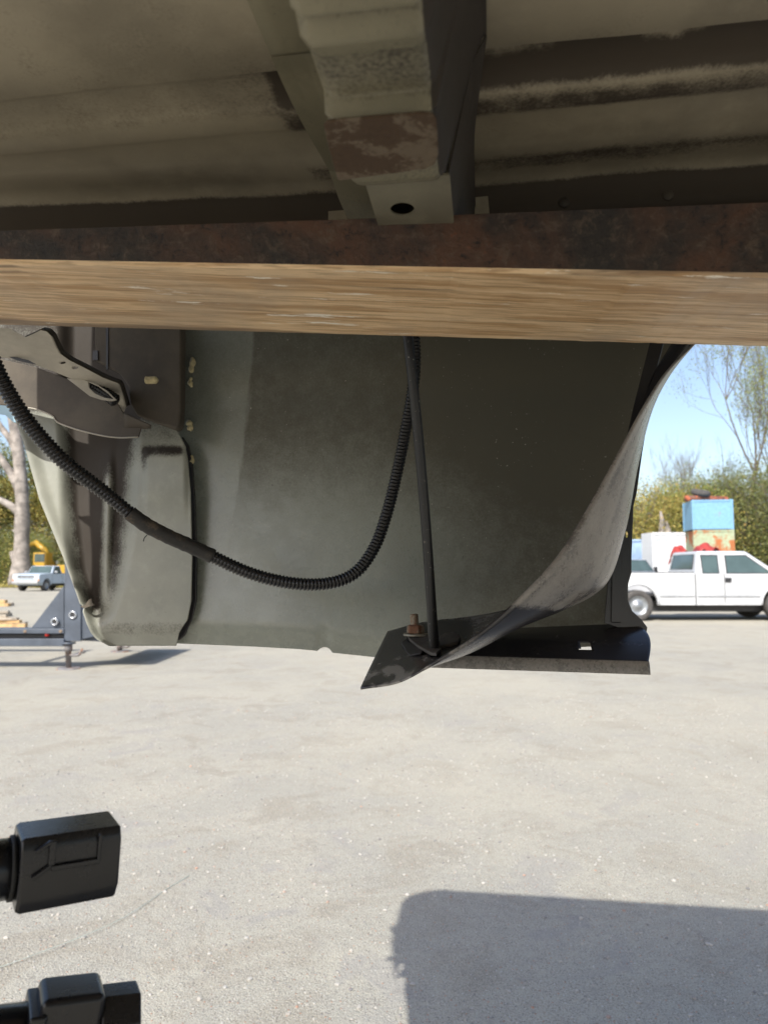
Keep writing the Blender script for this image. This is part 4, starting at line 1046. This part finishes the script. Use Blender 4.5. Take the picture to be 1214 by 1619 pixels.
for dx in (-.85, .7):
    v_, f_ = tube([Vector((xa + dx, YC + .52, za + .07)), Vector((xa + dx + .05, YC + .98, za + .08))], [.07, .07], 10); mobj('leaf_spring', v_, f_, M['rustax'], ax_e, True)
v_, f_ = torus((xa - .28, YC + .75, za + .36), .26, .12, (0.1, -.25, 1), 24, 12)
tag(mobj('tyre', v_, f_, M['tyre'], None, True), 'worn black tyre lying on the rusty axle', 'tyre')
def container(px0, px1, py0, Y, depth, mat, label, rz=0):
    a = (px0 - 607) / FPX * Y; b = (px1 - 607) / FPX * Y; h = 1.35 + (903 - py0) / FPX * Y
    e = empty('cargo_box', ((a + b) / 2, Y + depth / 2, 0), label, 'cargo box', 'cargo boxes behind the trucks', rz)
    sx = b - a
    mb = MB(); mb.box((0, 0, h / 2 + .05), sx - .04, depth, h - .1); bevel(mb.build('box_body', mat, e, local=True), 0.02)
    for z in (0.1, h - .06):
        mb = MB(); mb.box((0, -depth / 2 - .01, z), sx, .08, .12); bevel(mb.build('rail', mat, e, local=True), 0.01)
    for x in (-1, 1):
        mb = MB(); mb.box((x * (sx / 2 - .05), -depth / 2 - .012, h / 2), .12, .08, h - .24); bevel(mb.build('corner_post', mat, e, local=True), 0.01)
    for k in range(1, 5):
        mb = MB(); mb.box((-sx / 2 + sx * k / 5, -depth / 2 - .004, h / 2), .03, .03, h - .3); mb.build('panel_rib', mat, e, local=True)
    return e, sx, h, depth
M['boxwhite'] = rusty('box_white', (0.70, 0.71, 0.72), (0.35, 0.25, 0.18), 0.02, 2.0, 0.5)
M['boxblue'] = plain('box_faded_blue', (0.30, 0.42, 0.60), 0.5, 0, 0.3, 1.2)
M['bluemark'] = plain('blue_lettering', (0.25, 0.38, 0.66), 0.5)
e, sx, h, dp = container(1029, 1061, 842, 36, 1.4, M['boxwhite'], 'left white cargo box with faint blue scrawl', R(2))
for k, (x, z, w_, hh, t_) in enumerate(((-.25, .28, .06, .22, .3), (-.12, .27, .06, .2, -.3), (0.0, .28, .18, .04, 0.1), (.12, .27, .05, .2, .2), (.24, .26, .16, .04, -.2), (.30, .27, .05, .22, -.1))):
    mb = MB(); mb.box((x, -dp / 2 - .006, h - .15 - z), w_, .008, hh, Matrix.Rotation(t_, 3, 'Y')); mb.build('paint_stroke', M['bluemark'], e, local=True)
container(1062, 1093, 842, 36, 1.4, M['boxwhite'], 'right white cargo box next to the steel bins', R(2))
container(985, 1028, 853, 39, 1.6, M['boxblue'], 'faded blue cargo box at the left of the white ones', R(-6))
# red car bodies showing above the white pickup roof
redp = dict(white_p); redp.update(paint=M['redpaint'], cab=(0.9, 3.1, 1.3, 2.5, 1.45), rear=0.9, front=3.3, len=4.2, hood=0.98, belt=1.0, bottom=0.3, r=0.31, hw=0.85, windows=[(0.1, 0.48, 0.1, 0.8), (0.53, 0.9, 0.1, 0.8, 'window', (0, -.1))], gaps=[1.2, 2.2, 3.0], handles=[1.5], modern=True)
M['sleeper'] = plain('sleeper_wood', (0.14, 0.11, 0.085), 0.85, 0, 0.3, 5)
def tarp(px0, px1, py_top, Y, seed, label):
    a = (px0 - 607) / FPX * Y; b = (px1 - 607) / FPX * Y; z1 = 1.35 + (903 - py_top) / FPX * Y
    def f(u, v):
        x = a + (b - a) * u; y = Y + 0.9 * v
        zz = z1 - 0.22 + 0.22 * mnoise.noise((u * 3.5 + seed, v * 2.5, seed)) + 0.16 * math.sin(math.pi * u) + 0.12 * math.sin(math.pi * v) - 0.25 * (abs(u - .5) * 2) ** 6
        return Vector((x + .05 * mnoise.noise((u * 8, v * 8, seed)), y, zz))
    v_, f_ = grid(f, 36, 16)
    e = solidify(mobj('crumpled_hood', v_, f_, M['redpaint'], None, True), 0.02)
    tag(e, label, 'car hood', 'red scrap hoods behind the white pickup')
    st = empty('sleeper_stack', ((a + b) / 2, Y + .45, 0), 'stack of dark timbers holding up the ' + ('left' if seed == 1 else 'right') + ' crumpled red hood', 'timber stack', 'timber stacks under the red hoods')
    n = int((z1 - 0.35) / 0.2)
    for k in range(n):
        for o in (-.3, .3):
            mb = MB()
            if k % 2: mb.box((0, o, .1 + .2 * k), (b - a) * .8, .22, .196)
            else: mb.box((o * (b - a), 0, .1 + .2 * k), .22, .8, .196)
            mb.build('timber', M['sleeper'], st, local=True)
tarp(1071, 1090, 868.5, 24.5, 1, 'small crumpled red car hood, left of the two above the white pickup')
tarp(1103, 1144, 866, 24.5, 4, 'larger crumpled red car hood in front of the green bin')

# ------------------------------------------------------------------ excavator, far left
M['yellow'] = rusty('digger_yellow', (0.62, 0.36, 0.04), (0.20, 0.10, 0.04), 0.15, 1.5, 0.5)
YE = 66.0
xe = (92 - 607) / FPX * YE
ex = empty('excavator', (xe, YE, 0), 'yellow excavator behind the old pale blue pickup', 'excavator', None, R(-8))
for sg in (-1, 1):
    pts = [(-1.7, .35), (-1.45, .05), (1.45, .05), (1.7, .35), (1.45, .75), (-1.45, .75)]
    extrude_xz('track', pts, sg * 1.2 - .28, sg * 1.2 + .28, M['trim'], ex, 0.05)
mb = MB(); mb.box((.2, 0, 1.35), 3.2, 2.4, 1.1); bevel(mb.build('upper_body', M['yellow'], ex, local=True), 0.1)
mb = MB(); mb.box((-1.0, -.65, 2.45), 1.3, 1.0, 1.2); cb = bevel(mb.build('cab', M['yellow'], ex, local=True), 0.08)
mb = MB(); mb.box((-1.0, -1.155, 2.55), 1.0, .02, .75); mb.build('cab_window', M['glass'], cb, local=True)
mb = MB(); mb.box((-1.655, -.65, 2.55), .02, .8, .75); mb.build('cab_window', M['glass'], cb, local=True)
def arm_(name, pts, r, mat):
    v_, f_ = tube([Vector(p) for p in pts], r, 8); return mobj(name, v_, f_, mat, ex, True, local=True)
arm_('boom', [(-.6, .3, 1.8), (-1.6, .3, 3.4), (-2.4, .3, 4.0), (-3.4, .3, 3.6)], [.26, .32, .3, .2], M['yellow'])
arm_('stick', [(-3.5, .3, 3.9), (-3.3, .3, 3.2), (-2.9, .3, 1.6)], [.16, .24, .14], M['yellow'])
arm_('hydraulic_ram', [(-.9, .3, 2.2), (-2.0, .3, 3.3)], [.07, .07], M['chrome'])
bk = plate('bucket', [[Vector((x, -.15, z)) for x, z in ((-3.0, 1.6), (-2.6, 1.5), (-2.3, 1.0), (-2.6, .5), (-3.2, .4), (-2.8, .9))]], (0, .9, 0), M['yellow'], ex, 0.03, True)

# ------------------------------------------------------------------ vegetation
def leaf_mat(name, cols, trans=0.25):
    m, nt, b = new_mat(name); g = N(nt, 'ShaderNodeNewGeometry')
    cr = N(nt, 'ShaderNodeValToRGB'); L(nt, g.outputs['Random Per Island'], cr.inputs[0])
    e = cr.color_ramp.elements; e[0].color = (*cols[0], 1); e[1].color = (*cols[-1], 1)
    for i, c in enumerate(cols[1:-1]): k = e.new((i + 1) / (len(cols) - 1)); k.color = (*c, 1)
    L(nt, cr.outputs[0], b.inputs['Base Color']); b.inputs['Roughness'].default_value = 0.6
    tr_ = N(nt, 'ShaderNodeBsdfTranslucent'); L(nt, cr.outputs[0], tr_.inputs[0])
    mx = N(nt, 'ShaderNodeMixShader'); mx.inputs[0].default_value = trans
    out = nt.nodes['Material Output']; L(nt, b.outputs[0], mx.inputs[1]); L(nt, tr_.outputs[0], mx.inputs[2]); L(nt, mx.outputs[0], out.inputs[0])
    return m
M['leaf_yellow'] = leaf_mat('leaf_yellow', [(0.400, 0.312, 0.075), (0.250, 0.250, 0.062), (0.475, 0.362, 0.088), (0.213, 0.237, 0.062), (0.413, 0.250, 0.075)])
M['leaf_green'] = leaf_mat('leaf_green', [(0.112, 0.150, 0.050), (0.163, 0.194, 0.056), (0.225, 0.219, 0.062), (0.100, 0.131, 0.044), (0.288, 0.237, 0.069)])
M['leaf_bright'] = leaf_mat('leaf_bright', [(0.275, 0.325, 0.075), (0.200, 0.263, 0.062), (0.375, 0.362, 0.081), (0.237, 0.250, 0.062)])
M['bark'] = plain('bark', (0.16, 0.135, 0.115), 0.9, 0, 0.35, 6, bmp=0.5)
M['pale_bark'] = plain('pale_dead_wood', (0.30, 0.265, 0.235), 0.85, 0, 0.5, 1.6, bmp=0.8)
def branch(r, p, d, ln_, rad_, lev, segs, tips, spread=0.6, up=0.15, nch=(2, 4)):
    n = 4; q = p
    for k in range(n):
        d = (d + Vector(r.normal(0, 0.10, 3)) + Vector((0, 0, up * 0.3))).normalized()
        q2 = q + d * ln_ / n
        segs.append((q, q2, rad_ * (1 - k / n * 0.45), rad_ * (1 - (k + 1) / n * 0.45), lev))
        q = q2
        if lev > 0 and k >= 1 and r.random() < 0.75:
            dd = (d + Vector(r.normal(0, spread, 3)) + Vector((0, 0, up))).normalized()
            branch(r, q, dd, ln_ * (0.45 + 0.25 * r.random()), rad_ * 0.42, lev - 1, segs, tips, spread, up, nch)
    if lev > 0:
        for k in range(int(r.integers(nch[0], nch[1]))):
            dd = (d + Vector(r.normal(0, spread, 3)) + Vector((0, 0, up))).normalized()
            branch(r, q, dd, ln_ * (0.5 + 0.25 * r.random()), rad_ * 0.5, lev - 1, segs, tips, spread, up, nch)
    else: tips.append((q, d))
def seg_mesh(segs):
    vs, fs = [], []
    for a, b, ra, rb, lev in segs:
        n = 8 if lev >= 3 else 5 if lev >= 1 else 3
        d = (b - a).normalized(); o = d.orthogonal().normalized(); o2 = d.cross(o); m = len(vs)
        for c, rr_ in ((a, ra), (b, rb)):
            vs += [c + (o * math.cos(2 * math.pi * k / n) + o2 * math.sin(2 * math.pi * k / n)) * rr_ for k in range(n)]
        fs += [(m + k, m + (k + 1) % n, m + n + (k + 1) % n, m + n + k) for k in range(n)]
    return vs, fs
def leaves_mesh(name, centres, n_per, sig, size, mat, r):
    C = np.repeat(np.array([c[:] for c in centres]), n_per, 0); n = len(C)
    P = C + r.normal(0, sig, (n, 3)) * np.array([1, 1, 0.75])
    u = r.normal(0, 1, (n, 3)); u /= np.linalg.norm(u, axis=1)[:, None]
    w = r.normal(0, 1, (n, 3)); w -= (w * u).sum(1)[:, None] * u; w /= np.linalg.norm(w, axis=1)[:, None]
    s = size * (0.6 + 0.8 * r.random(n))[:, None]
    V = np.stack([P - u * s, P + w * s * .5 , P + u * s, P - w * s * .5], 1).reshape(-1, 3)
    F = np.arange(4 * n).reshape(n, 4)
    V[:, 2] = np.maximum(V[:, 2], 0.02)
    me = bpy.data.meshes.new(name); me.from_pydata(V.tolist(), [], F.tolist()); me.update(); me.materials.append(mat)
    return me
PROTO = {}
def tree_proto(key, seed, h, levels, leaf, n_per, sig, size, bark, trunk_r, up=0.15, spread=0.6, bush=False, keep=1.0):
    r = np.random.default_rng(seed); segs, tips = [], []
    if bush:
        for k in range(6):
            a = k / 6 * 6.283 + r.random()
            branch(r, Vector((math.cos(a) * .3, math.sin(a) * .3, 0)), Vector((math.cos(a) * .45, math.sin(a) * .45, 1)).normalized(), h * 0.5, trunk_r * .5, levels - 1, segs, tips, spread, up)
    else:
        branch(r, Vector((0, 0, -0.05)), Vector((0, 0, 1)), h * 0.5, trunk_r, levels, segs, tips, spread, up)
    vs, fs = seg_mesh(segs)
    tm = bpy.data.meshes.new('trunk'); tm.from_pydata([tuple(v) for v in vs], [], fs); tm.update(); tm.materials.append(bark)
    tm.polygons.foreach_set('use_smooth', [True] * len(tm.polygons))
    cm = None
    if leaf:
        cs = [t_[0] for t_ in tips if r.random() < keep] + [s_[1] for s_ in segs if s_[4] <= 1 and r.random() < 0.35 * keep]
        if bush: cs += [Vector((c.x * 1.1, c.y * 1.1, c.z * r.random())) for c in cs]
        mx = 500
        if len(cs) > mx: cs = [cs[i] for i in r.choice(len(cs), mx, replace=False)]
        cm = leaves_mesh('crown', cs, n_per, sig, size, leaf, r)
    PROTO[key] = (tm, cm)
def plant(name, key, loc, sc, rz, label, cat, group):
    e = empty(name, loc, label, cat, group, rz)
    tm, cm = PROTO[key]
    for nm, me in (('trunk', tm), ('crown', cm)):
        if me:
            o = bpy.data.objects.new(nm, me); CO.objects.link(o); o.parent = e; o.scale = (sc, sc, sc)
    return e
tree_proto('a', 11, 9.0, 4, M['leaf_yellow'], 26, 0.42, 0.085, M['bark'], 0.16)
tree_proto('b', 12, 10.0, 4, M['leaf_green'], 26, 0.42, 0.085, M['bark'], 0.18)
tree_proto('bush1', 13, 6.0, 4, M['leaf_bright'], 44, 0.44, 0.062, M['bark'], 0.10, bush=True)
tree_proto('bush2', 14, 6.5, 4, M['leaf_green'], 44, 0.46, 0.062, M['bark'], 0.10, bush=True)
tree_proto('bush3', 15, 6.0, 4, M['leaf_yellow'], 44, 0.46, 0.062, M['bark'], 0.10, bush=True)
tree_proto('bare', 16, 11.0, 4, None, 0, 0, 0, M['bark'], 0.09, up=0.35, spread=0.42)
tree_proto('tall', 17, 17.0, 5, M['leaf_bright'], 12, 0.6, 0.07, M['bark'], 0.15, up=0.42, spread=0.34, keep=1.0)
def gx(px, Y): return (px - 607) / FPX * Y
def put(kind, key, px, Y, sc, rz, label, cat='tree', group='trees at the edge of the yard'):
    return plant(kind, key, (gx(px, Y), Y, 0), sc, rz, label, cat, group)
put('tall_tree', 'tall', 1172, 56, 1.08, 0.5, 'tallest sparse tree rising above the stacked bins')
put('tall_tree', 'tall', 1235, 58, 1.0, 2.4, 'tall sparse tree at the right edge of the picture')
put('bare_tree', 'bare', 1075, 58, 0.88, 0.3, 'leafless tree on the left above the white cargo boxes')
put('bare_tree', 'bare', 1112, 60, 0.95, 2.0, 'leafless tree left of the tallest sparse tree')
put('bare_tree', 'bare', 1145, 62, 0.9, 4.0, 'leafless tree directly left of the tallest trunk')
rows = [(1005, 48, 'bush3', 1.15), (1030, 50, 'bush1', 1.1), (1060, 49, 'bush3', 1.12), (1090, 51, 'bush2', 1.12), (1122, 50, 'bush1', 1.1), (1150, 49, 'bush2', 1.1), (1180, 50, 'bush2', 1.15), (1215, 49, 'bush2', 1.2), (1250, 51, 'b', 1.1), (1290, 50, 'a', 1.0)]
lab_r = ['yellow-leaved bush at the left end of the right-hand hedge', 'bright green bush second from the left behind the cargo boxes', 'yellow-leaved bush behind the white cargo boxes', 'dark green bush left of the sky blue bin', 'bright green bush straight behind the sky blue bin', 'dark green bush right behind the stacked bins', 'large dark green bush under the tallest tree', 'largest dark green bush at the right edge', 'dark green tree beyond the right edge', 'yellow tree beyond the right edge']
for i, (px, Y, k, s) in enumerate(rows):
    put('bush' if 'bush' in k else 'leafy_tree', k, px, Y, s, i * 1.3, lab_r[i], 'bush' if 'bush' in k else 'tree', 'bushes and trees behind the bins')
rows = [(-60, 68, 'a', 1.1), (-25, 70, 'b', 1.15), (8, 72, 'a', 1.2), (30, 74, 'b', 1.3), (58, 73, 'bush1', 1.7), (85, 72, 'a', 1.25), (112, 75, 'b', 1.3), (5, 66, 'bush2', 0.75), (48, 68, 'bush1', 0.8), (140, 72, 'bush3', 1.6), (-90, 66, 'bush2', 1.2)]
lab_l = ['yellow tree beyond the left edge', 'dark green tree at the far left edge', 'yellow tree left of the dead trunk', 'dark green tree straight behind the dead trunk', 'bright green bush right of the dead trunk', 'yellow tree above the excavator', 'dark green tree behind the bed corner', 'low dark bush at the foot of the dead trunk', 'low bright bush left of the excavator', 'yellow bush hidden right of the bed corner', 'dark bush beyond the left edge']
for i, (px, Y, k, s) in enumerate(rows):
    put('bush' if 'bush' in k else 'leafy_tree', k, px, Y, s, i * 1.1 + .4, lab_l[i], 'bush' if 'bush' in k else 'tree', 'trees behind the old pickup')
mids = ['bush1', 'b', 'bush3', 'a', 'bush2', 'b', 'bush1', 'a', 'bush3', 'b']
for i in range(10):
    put('bush' if 'bush' in mids[i] else 'leafy_tree', mids[i], 185 + i * 86, 66, 1.2, i * .9, ('bush' if 'bush' in mids[i] else 'tree') + ' number %s from the left hidden behind the raised bed' % ['one', 'two', 'three', 'four', 'five', 'six', 'seven', 'eight', 'nine', 'ten'][i], 'bush' if 'bush' in mids[i] else 'tree', 'trees hidden behind the bed')
# dead trunk on the left
YD = 62.0
dt = empty('dead_tree', (gx(33, YD), YD, 0), 'big bare grey-white dead tree trunk behind the old pickup', 'tree')
D = lambda x, y, Y=YD: PY(x, y, Y)
b0 = D(34, 912); b0.z = -0.05
path, _ = catmull([b0, D(34, 900), D(35, 860), D(36, 800), D(33, 750), D(28, 700), D(18, 640), D(4, 560), D(-6, 480)], 40)
v_, f_ = tube(path, [0.68 + 0.35 * max(0, 1 - i / 5) - 0.38 * i / 40 + 0.10 * mnoise.noise((i * .4, 0, 0)) for i in range(41)], 16); tk = mobj('trunk', v_, f_, M['pale_bark'], dt, True)
for pts, r0 in (([(34, 815), (18, 800), (-5, 788), (-40, 770)], .38), ([(31, 775), (22, 755), (2, 725), (-25, 690)], .42), ([(30, 730), (20, 700), (0, 672), (-20, 640)], .36), ([(36, 905), (24, 885), (19, 872)], .45), ([(38, 850), (26, 842), (20, 838)], .14)):
    p_, _ = catmull([D(x, y) for x, y in pts], 14)
    v_, f_ = tube(p_, [r0 * (1 - .55 * i / 14) for i in range(15)], 10); mobj('limb', v_, f_, M['pale_bark'], dt, True)
# broken pale trunks right
for (px, yt, w, lab) in ((1044, 808, .20, 'taller pale snapped trunk behind the white cargo boxes'), (1053, 824, .24, 'shorter pale snapped trunk behind the white cargo boxes')):
    Y = 45.0; t_ = PY(px, yt, Y); b_ = Vector((gx(px + 3, Y), Y, -.05))
    v_, f_ = tube([b_.lerp(t_, k / 8) + Vector((.05 * math.sin(k * 2), 0, 0)) for k in range(9)], [w * (1.15 - .05 * k) * (1 if k < 8 else .35) for k in range(9)], 10)
    tag(mobj('snapped_trunk', v_, f_, M['pale_bark'], None, True), lab, 'tree trunk', 'pale snapped trunks')
# far wood and verge
r = np.random.default_rng(5)
cs = [Vector((x, 88 + 10 * r.random(), (1 + 7.0 * r.random() ** 0.8) * (0.8 + 0.35 * mnoise.noise((x * .08, 0, 0))))) for x in np.linspace(-110, 110, 1500)]
me = leaves_mesh('far_woodland', cs, 16, 0.7, 0.22, M['leaf_green'], r)
o = bpy.data.objects.new('far_woodland', me); CO.objects.link(o); tag(o, 'far green woodland closing off the yard', 'woodland', kind='stuff')
M['verge'] = plain('dry_grass', (0.17, 0.14, 0.07), 0.95, 0, 0.5, 0.8, bmp=0.6)
v_, f_ = grid(lambda a, b: Vector((-150 + 300 * a, 58 + 3 * mnoise.noise((a * 25, 0, 0)) * (1 - b) + 120 * b, 0.02)), 60, 4)
tag(mobj('grass_verge', v_, f_, M['verge']), 'dry grass verge under the trees', kind='structure')
r = np.random.default_rng(8)
me = leaves_mesh('dry_grass', [Vector((r.uniform(-40, 45), 57 + 9 * r.random() ** 1.5, 0.06)) for _ in range(2500)], 5, 0.15, 0.11, M['leaf_yellow'], r)
o = bpy.data.objects.new('dry_grass', me); CO.objects.link(o); tag(o, 'dry grass tufts along the tree line', 'grass', kind='stuff')

# ------------------------------------------------------------------ thin wire lying on the gravel
pth, _ = catmull([GR(-40, 1538) + Vector((0, 0, .003)), GR(0, 1531) + Vector((0, 0, .004)), GR(60, 1513) + Vector((0, 0, .012)), GR(125, 1488) + Vector((0, 0, .012)), GR(190, 1458) + Vector((0, 0, .010)), GR(235, 1428) + Vector((0, 0, .006)), GR(262, 1408) + Vector((0, 0, .004)), GR(300, 1385) + Vector((0, 0, .003))], 60)
M['wire'] = plain('pale_wire', (0.36, 0.40, 0.36), 0.5)
v_, f_ = tube(pth, 0.0013, 6); tag(mobj('thin_wire', v_, f_, M['wire'], None, True), 'thin pale green wire lying on the gravel at lower left', 'wire')
